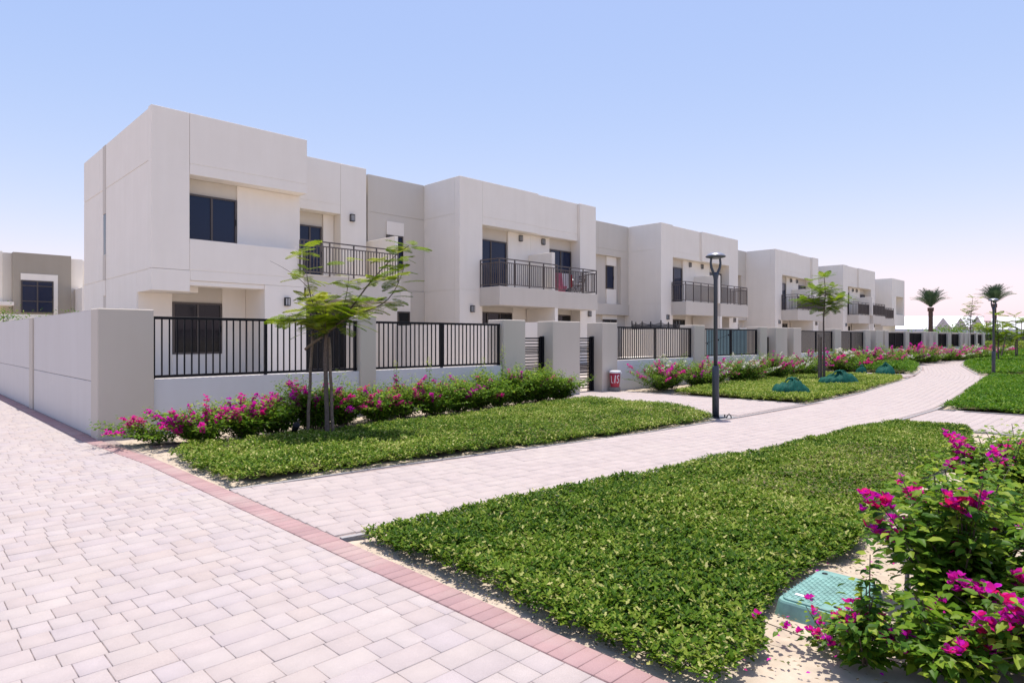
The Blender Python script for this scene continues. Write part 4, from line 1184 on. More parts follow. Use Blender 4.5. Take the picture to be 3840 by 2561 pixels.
# fallen leaves and petals on sand and paving near the beds
def litterfall(label, n, box, size, mat, z=.0):
    x0, x1, y0, y1 = box
    c = RNG.uniform((x0, y0), (x1, y1), (n, 2))
    R = frames(RNG.uniform(0, 6.28, n), RNG.uniform(-.1, .35, n), RNG.uniform(-.4, .4, n))
    V, F, A = scatter(LEAF2, np.stack([c[:, 0], c[:, 1], np.full(n, z)], -1), R, size * RNG.uniform(.6, 1.3, n), RNG.uniform(0, 1, n))
    tag(add('fallen_leaves', raw_mesh('fallen_leaves', V, F, mat, False, {'shade': A})), label, 'fallen leaves', None, 'stuff')
M_dry = leaf_mat('dry_leaf', [(.10, .07, .04), (.20, .15, .09), (.12, .14, .05), (.05, .04, .03)], .8, .1)
litterfall('dry leaves scattered on the sand between foreground bed and brick border', 420, (2.66, 2.86, 1.6, 4.4), .022, M_dry, .004)
litterfall('dry leaves scattered on the sand around the teal valve box', 700, (2.9, 7.5, .9, 1.75), .028, M_dry, .006)
litterfall('dry leaves scattered below the near bougainvillea row', 500, (2.66, 4.2, 6.9, 11.2), .03, M_dry, .004)
litterfall('magenta petals fallen on the sand near the valve box', 60, (2.9, 5.5, .9, 1.8), .035, M_mag, .008)
litterfall('withered brown leaves caught in the middle of the foreground ground cover', 1500, (6.2, 9.8, 1.95, 3.1), .034, M_dry, .135)
litterfall('withered leaves along the path side of the ground cover under the young tree', 700, (6.0, 12.0, 6.4, 7.6), .04, M_dry, .15)
# pebbles
Vp, Fp, n = [], [], 0
ico_v = np.array([(0, 0, 1), (.9, 0, .1), (.28, .85, .1), (-.72, .53, .1), (-.72, -.53, .1), (.28, -.85, .1)]); ico_f = np.array([(0, 1, 2), (0, 2, 3), (0, 3, 4), (0, 4, 5), (0, 5, 1)])
for _ in range(500):
    b_ = random.choice([(2.66, 2.9, 1.5, 4.5), (3.0, 7, .8, 1.7), (2.66, 3.6, 9.3, 11.4), (2.66, 2.8, 6.9, 9.4)])
    s_ = random.uniform(.004, .014); p_ = (random.uniform(b_[0], b_[1]), random.uniform(b_[2], b_[3]), -.012)
    Vp.append(ico_v * s_ * np.array([1, random.uniform(.6, 1), .7]) + np.array(p_)); Fp.append(ico_f + n); n += 6
tag(add('pebbles', raw_mesh('pebbles', np.concatenate(Vp), np.concatenate(Fp), M_block, True)), 'small grey pebbles scattered on the sandy bed edges', 'pebbles', None, 'stuff')

# ------------------------------------------------------------------ bougainvillea
BR = (np.array([(0, 0, 0), (-.40, .34, .16), (-.34, .70, .20), (0, 1.0, .10), (.34, .70, .20), (.40, .34, .16), (0, .5, -.04)], float),
      np.array([(0, 5, 6), (5, 4, 6), (4, 3, 6), (3, 2, 6), (2, 1, 6), (1, 0, 6)]))

def bougain(x, y, label, height, spread, ncane, leaf, fprob, fcols, group, singles=0, tall=0, lean=(0, 0), seed=0, step=.03, fsize=None, shoots=0, flow=.6):
    rs = np.random.default_rng(seed * 7 + 13)
    t = thing('bougainvillea_shrub', label, 'shrub', (x, y, 0), group)
    fsize = fsize or leaf * .48
    LP, LA, LT, LR, LS = [], [], [], [], []
    FP, FA, FT, FS, FC = [], [], [], [], []
    stems = []
    for ci in range(ncane):
        az = rs.uniform(0, 2 * math.pi)
        r0 = spread * .25 * rs.uniform(0, 1)
        shoot = ci < shoots
        ln = height * rs.uniform(.75, 1.2) * (1.0 if not shoot else 1.35)
        out = spread * rs.uniform(.15, 1.0) * (1 if not shoot else .1)
        arch = rs.uniform(.0, .5) * (0 if shoot else 1)
        base = np.array([x + math.cos(az) * r0, y + math.sin(az) * r0, 0.0])
        n = max(6, int((ln + out * .6) / step))
        pts = []
        wob = rs.uniform(-.12, .12, 2)
        for i in range(n + 1):
            s = i / n
            rad = out * s ** 1.25
            z = ln * (s - arch * s ** 3 * .9)
            z *= (1 - .25 * (out / max(spread, .01)) ** 2)
            pts.append(base + np.array([math.cos(az + wob[0] * s * 2) * rad + lean[0] * s, math.sin(az + wob[0] * s * 2) * rad + lean[1] * s, max(z, .015)]))
        pts = np.array(pts)
        stems.append((pts[::3] if len(pts) > 6 else pts, [max(.0018, .0055 * leaf / .06 * (1 - .7 * k / len(pts[::3]))) for k in range(len(pts[::3]))]))
        st0 = 2 if shoot else max(1, n // 7)
        hasf = (rs.random() < fprob)
        colr = rs.random()
        for i in range(st0, n + 1):
            s = i / n
            for _ in range(3):
                a = i * 2.4 + _ * 3.1 + rs.uniform(-.5, .5)
                off = np.array([math.cos(a), math.sin(a), rs.uniform(-.2, .6)]) * leaf * (.25 if shoot else rs.uniform(.2, 1.3))
                LP.append(pts[i] + off); LA.append(a); LT.append(rs.uniform(-.5, .3)); LR.append(rs.uniform(-.45, .45)); LS.append(leaf * rs.uniform(.6, 1.15) * (1 - .3 * (s > .93)))
            if hasf and s > (flow if not shoot else .45) and rs.random() < .75:
                c0 = pts[i] + rs.normal(0, leaf * .2, 3) + np.array([0, 0, leaf * .25])
                for q in range(rs.integers(3, 6)):
                    c1 = c0 + rs.normal(0, fsize * .5, 3)
                    a0 = rs.uniform(0, 6.28)
                    for b_ in range(3):
                        FP.append(c1); FA.append(a0 + b_ * 2.09); FT.append(rs.uniform(.2, 1.1)); FS.append(fsize * rs.uniform(.8, 1.3)); FC.append(np.clip(colr * .7 + rs.uniform(0, .3), 0, 1))
    org = (x, y, 0)
    multi_tube('stems', stems, M_twig, t, 4, org)
    LP = np.array(LP); LP[:, 2] = np.maximum(LP[:, 2], .01)
    LA, LT, LR, LS = map(np.array, (LA, LT, LR, LS))
    nl = len(LP)
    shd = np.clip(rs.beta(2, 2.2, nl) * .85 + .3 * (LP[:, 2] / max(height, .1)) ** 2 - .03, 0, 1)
    idx = np.arange(nl)
    if singles:
        dist = np.hypot(LP[:, 0], LP[:, 1]); idx = np.argsort(dist - .5 * LP[:, 2])
        for j in idx[:singles]:
            R = frames(LA[j:j + 1], LT[j:j + 1], LR[j:j + 1])[0]
            o = add('leaf', LEAFMESH, LP[j], t, Matrix(R.tolist()).to_euler(), [float(LS[j])] * 3)
        idx = idx[singles:]
    V, F, A = scatter(LEAF4 if leaf > .045 else LEAF2, LP[idx] - np.array(org), frames(LA[idx], LT[idx], LR[idx]), LS[idx] * (1 if leaf > .045 else 1.15), shd[idx])
    o = add('foliage', raw_mesh('foliage', V, F, M_leaf, False, {'shade': A}), org, t); o['kind'] = 'stuff'
    if FP:
        FP = np.array(FP); FP[:, 2] = np.maximum(FP[:, 2], .02); FA, FT, FS, FC = map(np.array, (FA, FT, FS, FC))
        idx = np.arange(len(FP))
        if singles:
            idx = np.argsort(np.hypot(FP[:, 0], FP[:, 1]))
            for j in idx[:290]:
                R = frames(FA[j:j + 1], FT[j:j + 1], np.zeros(1))[0]
                add('bract', BRMESH, FP[j], t, Matrix(R.tolist()).to_euler(), [float(FS[j])] * 3)
            idx = idx[290:]
        if len(idx):
            V, F, A = scatter(BR, FP[idx] - np.array(org), frames(FA[idx], FT[idx], np.zeros(len(idx))), FS[idx], FC[idx])
            o = add('flowers', raw_mesh('flowers', V, F, fcols, False, {'shade': A}), org, t); o['kind'] = 'stuff'
    return t

LEAFMESH = raw_mesh('leaf', LEAF4[0], LEAF4[1], M_leafS, True)
BRMESH = raw_mesh('bract', BR[0], BR[1], M_magS, True)
G_FG = 'foreground bougainvillea shrubs'
bougain(4.35, .80, 'large leafy bougainvillea with purple bracts right of the teal valve box', .86, .48, 44, .08, .15, M_mag, G_FG, 300, seed=1, step=.035, flow=.8)
bougain(3.66, .74, 'low bougainvillea massed with magenta bracts at the bottom right corner', .36, .40, 38, .07, .34, M_mag, G_FG, 300, seed=2, step=.034, flow=.5)
bougain(3.42, 1.02, 'small bougainvillea with one upright yellow-green shoot in front of the valve box', .42, .14, 12, .062, .05, M_mag, G_FG, 200, seed=3, step=.035, shoots=2, flow=.7)
bougain(5.6, 1.0, 'airy bougainvillea behind the valve box with pale new leaves', .72, .5, 40, .072, .12, M_mag, G_FG, 250, seed=4, step=.035, flow=.85)
bougain(7.6, 1.05, 'tall dark leaved bougainvillea with red-pink clusters at the right edge', .68, .55, 54, .085, .2, M_mag, G_FG, 250, seed=5, step=.037, flow=.7)
bougain(4.75, .15, 'bougainvillea at the right edge below the tall leafy one', .7, .55, 46, .078, .3, M_mag, G_FG, 200, seed=6, step=.037, flow=.7)
bougain(3.9, .28, 'bougainvillea with deep pink bracts in the lowest right corner', .55, .5, 44, .075, .5, M_mag, G_FG, 250, seed=8, step=.035, flow=.55)
bougain(9.6, 1.2, 'low bougainvillea at the right edge beside the near path crossing', .5, .5, 40, .08, .1, M_mag, G_FG, 0, seed=7, step=.04, flow=.7)

bougain(3.5, 1.2, 'flat trailing bougainvillea stems with purple bracts lying on the sand before the valve box', .14, .40, 14, .045, .95, M_mag, G_FG, 150, seed=9, step=.05, flow=.35)

G1 = 'bougainvilleas in the near row below the fence'
row1 = [(3.05, 10.9, .32, .5, 14, .95), (3.55, 10.3, .45, .55, 30, .95), (4.15, 10.25, .60, .5, 34, .8), (4.75, 10.45, .62, .5, 34, .75), (5.4, 10.35, .68, .5, 36, .6), (6.05, 10.55, .72, .5, 36, .55), (6.75, 10.5, .66, .55, 36, .5), (7.4, 10.6, .66, .55, 36, .4), (8.1, 10.5, .66, .55, 36, .45), (8.8, 10.6, .72, .55, 36, .4), (9.5, 10.7, .74, .55, 36, .35), (10.2, 10.8, .84, .6, 38, .25), (10.95, 10.85, .84, .6, 38, .15), (11.7, 10.9, .80, .6, 38, .12), (12.45, 10.85, .66, .5, 34, .12)]
adj = ['sparse trailing magenta', 'spreading bright magenta', 'tall leafy magenta', 'bushy magenta', 'yellow-green magenta-tipped', 'dense magenta-flecked', 'bushy pink-flowered', 'leafy pink-flowered', 'dense leafy', 'bright pink-tipped', 'leafy deep green', 'tall deep green', 'tall sparse-flowered', 'glossy green', 'small rounded green']
for i, (x, y, hh, sp_, nc, fp) in enumerate(row1):
    bougain(x, y, '%s bougainvillea, %s from the corner pillar in the near row' % (adj[i], ORD[i]), hh * (1.25 if i < 9 else 1.05) * random.uniform(.82, 1.15), sp_ * 1.45, int(nc * 1.8), .068, fp * .42, M_mag, G1, seed=20 + i, step=.036, shoots=(1 if i in (7, 8, 10, 11, 12) else 0), lean=(-.25, -.25) if i == 0 else (0, 0), flow=.55)
G2 = 'white and magenta bougainvilleas in the middle row'
xs = np.arange(16.9, 29.2, .95)
for i, x in enumerate(xs):
    bougain(x, 10.75 + .25 * math.sin(i * 2.1), '%s bougainvillea, %s right of the red cooler in the middle row' % (['pink flowered', 'white flowered'][i % 2], ORD[i]), .90 + .16 * math.sin(i * 1.7), .95, 70, .065, .26, M_wfl if i % 2 == 1 else M_mag, G2, seed=50 + i, step=.05, fsize=.035, flow=.6)
    if i % 3 == 0:
        pass
G3 = 'bougainvilleas in the far row'
xs = list(np.arange(33.2, 49, 1.25)) + list(np.arange(50, 74, 2.0))
for i, x in enumerate(xs):
    yy = 11.0 - max(0, (x - 49) * .04)
    bougain(x, yy + .3 * math.sin(i * 1.9), '%s bougainvillea, %s beyond the second side path in the far row' % (['magenta flowered', 'white flowered', 'pink flowered'][i % 3], ORD[i]), 1.0 + .2 * math.sin(i * 2.3), 1.3, 44, .11, .26, [M_mag, M_wfl, M_mag][i % 3], G3, seed=90 + i, step=.085, fsize=.07, flow=.55)

# ------------------------------------------------------------------ feathery trees
def frond_mesh(seed, npin=12, L_=1.0):
    """bipinnate leaf: rachis with pinnae of tiny leaflets, unit length along +Y"""
    rs = np.random.default_rng(seed)
    V, F = [], []
    def quad(a, b, w):
        d = np.array(b) - np.array(a); nrm = np.cross(d, (0, 0, 1)); nrm = nrm / (np.linalg.norm(nrm) + 1e-9) * w
        n = len(V); V.extend([a - nrm, a + nrm, b + nrm * .5, b - nrm * .5]); F.append((n, n + 1, n + 2, n + 3))
    def rz(s): return -.16 * s ** 2
    for i in range(8):
        a = np.array([.02 * math.sin(i * .9), i / 8, rz(i / 8)]); b = np.array([.02 * math.sin((i + 1) * .9), (i + 1) / 8, rz((i + 1) / 8)])
        quad(a, b, .006)
    for i in range(npin):
        s = .12 + .88 * i / (npin - 1)
        plen = .34 * math.sin(math.pi * (.22 + .72 * s)) * rs.uniform(.85, 1.1)
        for sd in (-1, 1):
            ang = math.radians(58 - 22 * s) * 1
            dirv = np.array([math.sin(ang) * sd, math.cos(ang), -.14 + rs.uniform(-.1, .1)])
            o = np.array([0, s, rz(s)])
            quad(o, o + dirv * plen, .004)
            m = 8
            for k in range(1, m + 1):
                c = o + dirv * plen * k / m
                for s2 in (-1, 1):
                    d2 = np.array([dirv[0] * .45 + s2 * -dirv[1] * .8 * 1, dirv[1] * .45 + s2 * dirv[0] * .8, rs.uniform(-.15, .1)])
                    ll = .10 * (1 - .45 * k / m)
                    n = len(V); e = c + d2 * ll; md = c + d2 * ll * .5; w = np.cross(d2, (0, 0, 1)); w = w / (np.linalg.norm(w) + 1e-9) * .018
                    V.extend([c, md + w, e, md - w]); F.append((n, n + 1, n + 2, n + 3))
    return V, F
FRONDS = []
for s_ in range(4):
    v, f = frond_mesh(s_ + 1); FRONDS.append(raw_mesh('frond', v, f, M_frond, False))
FRONDS_FAR = []
for s_ in range(3):
    v, f = frond_mesh(s_ + 11, 9); FRONDS_FAR.append(raw_mesh('frond', v, f, M_frond2, False))

def resample(pts, n):
    pts = np.array(pts, float)
    d_ = np.concatenate([[0], np.cumsum(np.linalg.norm(np.diff(pts, axis=0), axis=1))])
    t_ = np.linspace(0, d_[-1], n)
    return np.stack([np.interp(t_, d_, pts[:, k]) for k in range(3)], -1)

def smoothp(pts, n=14):
    p = resample(pts, n)
    for _ in range(2): p[1:-1] = (p[:-2] + 2 * p[1:-1] + p[2:]) / 4
    return p

RV = Vector((math.sin(YAW), -math.cos(YAW), 0)); FV = Vector((math.cos(YAW), math.sin(YAW), 0))
def place_frond(t, p, az, tilt, L_, meshes, rs):
    R = frames(np.array([az]), np.array([tilt]), np.array([rs.uniform(-.3, .3)]))[0]
    add('frond', meshes[rs.integers(len(meshes))], p, t, Matrix(R.tolist()).to_euler(), (L_, L_, L_))

bx, by = 5.14, 9.47
t = thing('young_tree', 'young feathery tree with layered yellow-green fronds in front of the fence', 'tree', (bx, by, 0), 'young staked trees')
K = .00219
def T(u, v, dep=0.):          # points measured on the tree's own plane
    lat = (u - 445) * K; z = 1.6 + (723 - v) * K
    return Vector((bx, by, 0)) + RV * lat + FV * dep + Vector((0, 0, z))
trunk = [Vector((bx, by, 0)), T(448, 1300), T(440, 1150), T(436, 1000), T(432, 850), T(440, 690)]
trunk[0] = Vector((bx, by, -.03)); 
tube('trunk', [tuple(p) for p in smoothp(trunk, 14)], [.040 - .0008 * k for k in range(14)], M_bark, t, 10)
branches = [
    ([T(440, 690), T(540, 600, .05), T(620, 490, .1), T(700, 370, .12), T(800, 250, .1), T(900, 150, .08), T(960, 90, .05), T(1050, 40, .0)], .020, [(.42, 6), (.55, 5), (.66, 6), (.78, 7), (.88, 8), (1.0, 9)], .36),
    ([T(440, 690), T(560, 600, -.15), T(700, 540, -.25), T(830, 510, -.3), T(930, 450, -.3), T(990, 350, -.3), T(1030, 240, -.3), T(1045, 190, -.3)], .016, [(.35, 5), (.5, 8), (.6, 9), (.7, 9), (.8, 7), (.9, 6), (1.0, 3)], .36),
    ([T(430, 690), T(390, 560, -.1), T(350, 440, -.15), T(330, 300, -.2), T(318, 190, -.2), T(315, 110, -.2)], .015, [(.5, 3), (.68, 7), (.8, 5), (1.0, 9)], .34),
    ([T(430, 670), T(370, 480, .1), T(300, 350, .1), T(230, 280, .1), T(120, 200, .05), T(25, 152, .0)], .010, [(.52, 4)], .3),
    ([T(440, 680), T(500, 600, .2), T(540, 480, .25), T(560, 400, .25), T(580, 250, .25), T(575, 140, .25)], .011, [(.5, 6), (.62, 7), (.74, 6), (1.0, 3)], .32),
    ([T(436, 690), T(380, 620, .25), T(300, 560, .4), T(240, 520, .5)], .012, [(.5, 7), (.75, 7), (1.0, 9)], .40),
    ([T(436, 690), T(360, 640, -.3), T(290, 600, -.45), T(250, 560, -.5)], .012, [(.5, 7), (.75, 7), (1.0, 9)], .42),
    ([T(440, 690), T(470, 600, -.3), T(500, 540, -.5), T(520, 500, -.6)], .012, [(.4, 7), (.7, 9), (1.0, 11)], .42),
    ([T(440, 690), T(500, 620, .3), T(560, 560, .5), T(620, 520, .55)], .012, [(.5, 7), (.75, 7), (1.0, 9)], .40),
    ([T(436, 690), T(420, 600, 0), T(410, 520, 0.05), T(400, 470, .05)], .012, [(.4, 8), (.7, 9), (1.0, 10)], .42),
]
rs = np.random.default_rng(5)
for pts, r0, nodes, fl in branches:
    pp = smoothp([tuple(p) for p in pts], 16)
    tube('branch', [tuple(p) for p in pp], [r0 * (1 - .78 * k / 15) for k in range(16)], M_bark, t, 6)
    for s_, cnt in nodes:
        q = pp[min(15, int(s_ * 15))]
        a0 = rs.uniform(0, 6.28)
        for k in range(cnt):
            place_frond(t, q + rs.normal(0, .06, 3), a0 + k * 6.28 / cnt + rs.uniform(-.3, .3), rs.uniform(-.28, .38), fl * rs.uniform(.65, 1.1), FRONDS, rs)

def stake(x, y, top, label, r=.032, lean=(0, 0)):
    t = thing('wooden_stake', label, 'stake', (x, y, 0), 'wooden tree stakes')
    n = 8
    tube('pole', [(x + lean[0] * k / n + .006 * math.sin(k * 2.1), y + lean[1] * k / n, -.03 + (top + .03) * k / n) for k in range(n + 1)], [r * (1.05 - .2 * k / n) for k in range(n + 1)], M_wood, t, 9)
    return t
stake(5.225, 9.43, 1.62, 'grey wooden stake pressed against the trunk of the near tree', .027, (-.05, .03))
s_ = stake(4.97, 9.80, 1.72, 'slim wooden stake standing just left of the near tree trunk', .026, (.06, -.06))
tube('brace', [tuple(T(290, 805, -.05)), tuple(T(350, 755, -.05)), tuple(T(415, 710, -.02))], [.022, .024, .022], M_wood, s_, 7)
tube('tie', [tuple(T(295, 690, .05)), tuple(T(345, 720, 0)), tuple(T(410, 750, -.06))], [.005, .005, .005], M_twig, s_, 5)

def small_tree(x, y, label, trunk_h, crown, n_br, fl, seed, spread=.7, nst=2, levels=None, per=6):
    rs = np.random.default_rng(seed)
    t = thing('young_tree', label, 'tree', (x, y, 0), 'young staked trees')
    top = trunk_h + crown
    lead = [(x, y, -.03), (x + rs.uniform(-.03, .03), y, trunk_h * .5), (x + rs.uniform(-.05, .05), y + rs.uniform(-.05, .05), trunk_h), (x + rs.uniform(-.1, .1), y + rs.uniform(-.1, .1), trunk_h + crown * .5), (x + rs.uniform(-.15, .15), y + rs.uniform(-.15, .15), top)]
    pl = smoothp(lead, 12)
    tube('trunk', [tuple(p) for p in pl], [.045 * (1 - .8 * k / 11) + .004 for k in range(12)], M_bark, t, 8)
    for k in range(n_br):
        s0 = rs.uniform(.45, .85) if levels is None else levels[k % len(levels)]
        p0 = pl[int(s0 * 11)]; az = k * 2.4 + rs.uniform(-.4, .4)
        ln = spread * rs.uniform(.6, 1.1); up = crown * rs.uniform(.25, .6) * (1 - .4 * (s0 > .7))
        pts = [p0, p0 + np.array([math.cos(az) * ln * .5, math.sin(az) * ln * .5, up * .6]), p0 + np.array([math.cos(az) * ln, math.sin(az) * ln, up])]
        pb = smoothp(pts, 8)
        tube('branch', [tuple(p) for p in pb], [.014 * (1 - .7 * j / 7) for j in range(8)], M_bark, t, 5)
        for s1 in (.55, .8, 1.0):
            q = pb[int(s1 * 7)]
            a0 = rs.uniform(0, 6.28)
            for j in range(per): place_frond(t, q + rs.normal(0, .06, 3), a0 + j * 6.28 / per, rs.uniform(-.35, .55), fl * rs.uniform(.7, 1.1), FRONDS_FAR, rs)
    for j in range(per + 2): place_frond(t, pl[-1], j * .8, rs.uniform(0, .7), fl, FRONDS_FAR, rs)
    return t
small_tree(24.9, 8.78, 'young feathery tree with staked trunk standing behind the green sacks', 2.65, 1.2, 9, .44, 3, .72, levels=[.70, .74, .78, .82, .88], per=7)
stake(24.3, 8.75, 1.75, 'thin wooden stake left of the tree behind the green sacks', .035)
stake(25.05, 8.95, 1.65, 'thick wooden stake right of the tree behind the green sacks', .05)
small_tree(70, 12.4 - .3, 'tall thin sparse tree near the far end of the row', 2.4, 2.9, 10, .55, 7, .6, levels=[.4, .5, .6, .7, .8, .9], per=4)
small_tree(51.3, 7.4, 'young staked tree with thin crown right of the farther street lamp', 2.2, .9, 8, .6, 9, 1.1, per=5)
stake(51.15, 7.55, 1.9, 'wooden stake beside the tree right of the farther street lamp', .045)
small_tree(63.4, 8.05, 'young tree inside a leaning stake frame at the right edge', 2.2, 1.2, 8, .6, 12, 1.2, per=5)
stake(62.6, 8.9, 2.3, 'leaning wooden stake left of the right-edge tree', .045, (.5, -.4)); stake(63.8, 8.0, 2.4, 'upright wooden stake against the right-edge tree', .05); stake(65.0, 7.4, 2.3, 'leaning wooden stake right of the right-edge tree', .045, (-.6, .3))

# ------------------------------------------------------------------ palms
def palm_frond_mesh(seed):
    rs = np.random.default_rng(seed); V, F = [], []
    def rz(s): return .18 * s - .34 * s ** 2.6
    prev_ = np.array([0, 0, 0.])
    n = 10
    for i in range(n):
        a = np.array([0, i / n, rz(i / n)]); b = np.array([0, (i + 1) / n, rz((i + 1) / n)])
        w = .018 * (1 - .8 * i / n)
        q = len(V); V += [a - (w, 0, 0), a + (w, 0, 0), b + (w * .8, 0, 0), b - (w * .8, 0, 0)]; F.append((q, q + 1, q + 2, q + 3))
    for k in range(34):
        s = .14 + .86 * k / 33
        o = np.array([0, s, rz(s)])
        L_ = .30 * math.sin(math.pi * (.18 + .76 * s))
        for sd in (-1, 1):
            d_ = np.array([sd * .75, .62, rs.uniform(.0, .35)]); d_ /= np.linalg.norm(d_)
            w = np.array([0, .011, 0])
            q = len(V); V += [o - w, o + w, o + d_ * L_]; V.append(o + d_ * L_ * .999); F.append((q, q + 1, q + 2, q + 3))
    return V, F
PALMF = []
for s_ in range(3):
    v, f = palm_frond_mesh(s_); PALMF.append(raw_mesh('frond', v, f, M_palm, False))
def palm(u, depth, th, label, seed, fl):
    # straight line of sight offset only used once here to lay out the site plan
    tt = (u - 1920) / 2403.
    x = depth * (math.cos(YAW) + tt * math.sin(YAW)); y = depth * (math.sin(YAW) - tt * math.cos(YAW))
    rs = np.random.default_rng(seed)
    t = thing('palm_tree', label, 'palm tree', (x, y, 0), 'date palms')
    prof = []
    n = 44
    for k in range(n + 1):
        s = k / n
        r_ = .23 - .03 * s + (.035 if k % 2 else 0)
        if s > .93: r_ += .09
        prof.append((r_, th * s))
    lathe('trunk', prof, M_palmt, (x, y, -.05), t, 14)
    for k in range(46):
        el = 1.72 - .80 * (k / 45) ** 1.2
        az = k * 2.39996 + rs.uniform(-.2, .2)
        R = frames(np.array([az]), np.array([el - .35]), np.array([rs.uniform(-.3, .3)]))[0]
        L_ = fl * rs.uniform(.8, 1.1)
        add('frond', PALMF[k % 3], (x + .1 * math.cos(az), y + .1 * math.sin(az), th + .02), t, Matrix(R.tolist()).to_euler(), (L_, L_, L_))
palm(3490, 72, 5.1, 'date palm behind the end of the row in front of the white tents', 1, 2.1)
palm(3729, 86, 6.3, 'taller date palm behind the farther street lamp', 2, 2.6)

# ------------------------------------------------------------------ background right: tents, far fence, shrubs
def LOS(u, depth, z=0.):
    tt = (u - 1920) / 2403.
    return Vector((depth * (math.cos(YAW) + tt * math.sin(YAW)), depth * (math.sin(YAW) - tt * math.cos(YAW)), z))
def gable(name, label, u0, u1, d0, d1, eave, ridge, matr, matg, group=None):
    """long tent between two site points, ridge running from u0 to u1"""
    a, b2 = LOS(u0, d0), LOS(u1, d0); back = (LOS((u0 + u1) / 2, d1) - LOS((u0 + u1) / 2, d0))
    t = thing(name, label, 'tent', tuple((a + b2) / 2), group)
    m0, m1 = a + back * .5, b2 + back * .5
    z = lambda p, h_: (p.x, p.y, h_)
    V = [z(a, eave), z(b2, eave), z(m1, ridge), z(m0, ridge), z(a + back, eave), z(b2 + back, eave)]
    o = W(t)
    V2 = [(p[0] - o.x, p[1] - o.y, p[2]) for p in V]
    add('roof', poly_mesh('roof', V2, [(0, 1, 2, 3), (3, 2, 5, 4)], matr), o, t)
    G0 = [z(a, 0), z(b2, 0), z(b2, eave), z(a, eave), z(b2 + back, 0), z(a + back, 0), z(b2 + back, eave), z(a + back, eave), z(m0, ridge), z(m1, ridge)]
    G0 = [(p[0] - o.x, p[1] - o.y, p[2]) for p in G0]
    add('wall', poly_mesh('wall', G0, [(0, 1, 2, 3), (1, 4, 6, 9, 2), (5, 0, 3, 8, 7), (4, 5, 7, 6)], matg), o, t)
    return t
gable('event_tent', 'very long white event tent roof behind the end of the row', 3300, 3700, 150, 172, 3.8, 7.2, M_tent, M_hoard)
gable('event_tent', 'white event tent roof extending beyond the right edge', 3705, 4200, 152, 174, 3.8, 7.0, M_tent, M_hoard)
for (u, w, zt, lab) in ((3537, 62, 6.1, 'left of the three peaked tent gables'), (3602, 52, 6.1, 'middle of the three peaked tent gables'), (3664, 56, 6.5, 'right of the three peaked tent gables')):
    d0 = 138.
    a, b2, c_ = LOS(u - w / 2 - 4, d0), LOS(u + w / 2 + 4, d0), LOS(u, d0 + .0)
    back = (LOS(u, d0 + 10) - LOS(u, d0))
    t = thing('peaked_tent', 'grey ' + lab, 'tent', (c_.x, c_.y, 0), 'peaked tents')
    o = W(t)
    pts = [(a.x, a.y, 3.6), (b2.x, b2.y, 3.6), (c_.x, c_.y, zt), (a.x + back.x, a.y + back.y, 3.6), (b2.x + back.x, b2.y + back.y, 3.6), (c_.x + back.x, c_.y + back.y, zt), (a.x, a.y, 0), (b2.x, b2.y, 0)]
    pts = [(p[0] - o.x, p[1] - o.y, p[2]) for p in pts]
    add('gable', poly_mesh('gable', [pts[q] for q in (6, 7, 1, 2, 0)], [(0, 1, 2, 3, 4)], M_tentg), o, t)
    add('roof', poly_mesh('roof', [pts[q] for q in (0, 1, 2, 3, 4, 5)], [(0, 2, 5, 3), (1, 4, 5, 2)], M_tent), o, t)
# hoarding + far fence
def run(name, label, cat, p0, p1, th, z0, z1, mat):
    d_ = Vector(p1) - Vector(p0); L_ = d_.length; ang = math.atan2(d_.y, d_.x)
    t = thing(name, label, cat, (p0[0], p0[1], 0))
    return t, d_, L_, ang
def far_fence(p0, p1, label):
    t, d_, L_, ang = run('far_fence', label, 'fence', p0, p1, .2, 0, 1, M_white)
    mid = (Vector(p0) + Vector(p1)) / 2
    add('low_wall', boxm(L_, .2, .75, M_lowwall, 0), (mid.x, mid.y, .345), t, (0, 0, ang))
    add('top_rail', boxm(L_, .05, .06, M_black, 0), (mid.x, mid.y, 2.08), t, (0, 0, ang)); add('bottom_rail', boxm(L_, .05, .06, M_black, 0), (mid.x, mid.y, .85), t, (0, 0, ang))
    u_ = d_.normalized(); n = int(L_ / .3); V, F = [], []
    for k in range(1, n):
        q = Vector(p0) + u_ * (k * .3)
        w = .022 if k % 10 else .06
        v, f = cbox(q.x - w, q.x + w, q.y - w, q.y + w, .84 if k % 10 else .7, 2.08, 0)
        m_ = len(V); V += [(a - p0[0], b_ - p0[1], c_) for a, b_, c_ in v]; F += [tuple(i + m_ for i in qq) for qq in f]
    o = add('pickets', poly_mesh('pickets', V, F, M_black), (p0[0], p0[1], 0), t); o['kind'] = 'stuff'
a = LOS(3688, 78); b2 = LOS(3905, 98)
far_fence((a.x, a.y, 0), (b2.x, b2.y, 0), 'far black picket fence on a low wall closing the garden at the right')
a = LOS(3300, 128); b2 = LOS(3960, 128); d_ = b2 - a
t = thing('hoarding', 'long blue-grey site hoarding in front of the white tents', 'hoarding', (a.x, a.y, 0))
mid = (a + b2) / 2; L_ = d_.length
for k in range(12):
    q = a + d_ * ((k + .5) / 12)
    add('panel', boxm(L_ / 12 - .12, .12, 3.3, M_hoard, 0), (q.x, q.y, 1.65), t, (0, 0, math.atan2(d_.y, d_.x)))
# pergola frames in the far background
t = thing('pergola', 'reddish brown timber pergola beams beyond the far fence', 'pergola', tuple(LOS(3790, 92)))
for (u0, u1, z) in ((3560, 3650, 3.2), (3690, 3845, 4.1)):
    a, b2 = LOS(u0, 95, z), LOS(u1, 95, z)
    tube('beam', [tuple(a), tuple(b2)], .09, M_wood, t, 6)
for u in (3560, 3650, 3700, 3760, 3830): a = LOS(u, 95); tube('post', [(a.x, a.y, 0), (a.x, a.y, 4.1 if u > 3690 else 3.2)], .07, M_wood, t, 6)

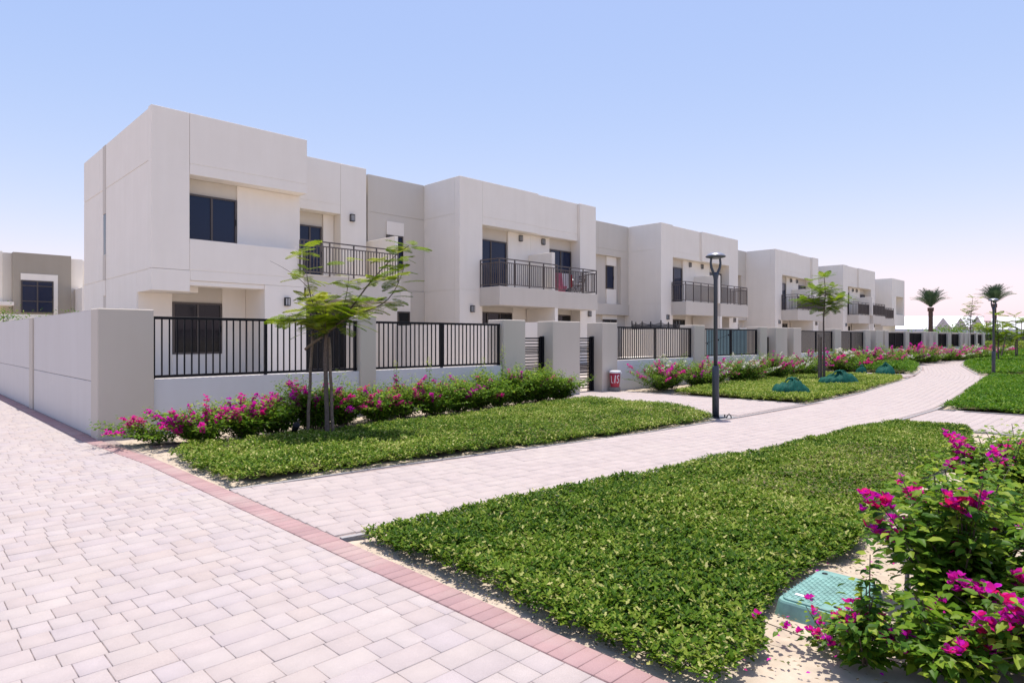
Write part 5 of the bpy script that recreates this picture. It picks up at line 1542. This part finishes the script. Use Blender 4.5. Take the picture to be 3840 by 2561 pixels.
def leafball(name, label, x, y, z0, rx, ry, rz, n, size, mat, group=None, trunk=True, cat='shrub', seed=1):
    rs = np.random.default_rng(seed)
    t = thing(name, label, cat, (x, y, 0), group)
    stems_ = []
    tips = []
    for k in range(9):
        az = k * 2.4; e = np.array([math.cos(az) * rx * rs.uniform(.4, 1), math.sin(az) * ry * rs.uniform(.4, 1), z0 + rz * rs.uniform(.8, 2)])
        stems_.append(([(x, y, 0), (x + e[0] * .4, y + e[1] * .4, e[2] * .6), (x + e[0], y + e[1], e[2])], [.04, .03, .012])); tips.append((x + e[0], y + e[1], e[2]))
    multi_tube('branches', stems_, M_bark, t, 4, (x, y, 0))
    tips = np.array(tips)
    P = tips[rs.integers(0, len(tips), n)] + rs.normal(0, 1, (n, 3)) * np.array([rx, ry, rz]) * .38
    P[:, 2] = np.maximum(P[:, 2], .05)
    V, F, A = scatter(LEAF2, P - np.array([x, y, 0]), frames(rs.uniform(0, 6.28, n), rs.uniform(-.9, .9, n), rs.uniform(-1, 1, n)), size * rs.uniform(.6, 1.4, n), rs.uniform(0, 1, n))
    o = add('foliage', raw_mesh('foliage', V, F, mat, False, {'shade': A}), (x, y, 0), t); o['kind'] = 'stuff'
for i, (u, dp, rx, rz, z0, n, lab, mt) in enumerate([
    (3400, 70, .9, .55, 1.0, 700, 'round green shrub at the foot of the last house, before the tents', M_gcf),
    (3540, 75, 1.5, .75, 1.2, 700, 'wide green bush right of the first palm', M_gcf),
    (3600, 80, .9, .9, 1.4, 300, 'thin airy bush between palm and peaked tents', M_gcf),
    (3700, 84, 1.2, 1.0, 1.3, 600, 'green bush below the taller palm', M_gcf),
    (3735, 80, .9, .6, 1.0, 600, 'small bush right of the taller palm', M_gcf)]):
    q = LOS(u, dp); leafball('shrub', lab, q.x, q.y, z0, rx, rx, rz, n, .22, mt, seed=i + 3)
for i, (x, y, lab) in enumerate([(3.0, 47, 'green leafy shrub at the left edge in front of the far house'), (5.2, 49, 'thin airy shrub before the low white wall on the far left'), (8.6, 50, 'small wispy shrub poking above the side wall on the left')]):
    leafball('shrub', lab, x, y, 1.6, 1.1, 1.1, .75, 1500 if i == 0 else 500, .14, M_gcf, seed=30 + i)
a = LOS(3685, 76); b2 = LOS(3870, 93)
n = 5000; s_ = RNG.uniform(0, 1, n)
P = np.stack([a.x + (b2.x - a.x) * s_ + RNG.normal(0, .3, n), a.y + (b2.y - a.y) * s_ + RNG.normal(0, .3, n), RNG.uniform(.1, 1.25, n)], -1)
V, F, A = scatter(LEAF2, P, frames(RNG.uniform(0, 6.28, n), RNG.uniform(-.5, 1.2, n), RNG.uniform(-1, 1, n)), .2 * RNG.uniform(.6, 1.4, n), RNG.uniform(0, 1, n))
tag(add('hedge', raw_mesh('hedge', V, F, M_hedge, False, {'shade': A})), 'yellow-green hedge strip at the foot of the far fence', 'hedge', None, 'stuff')
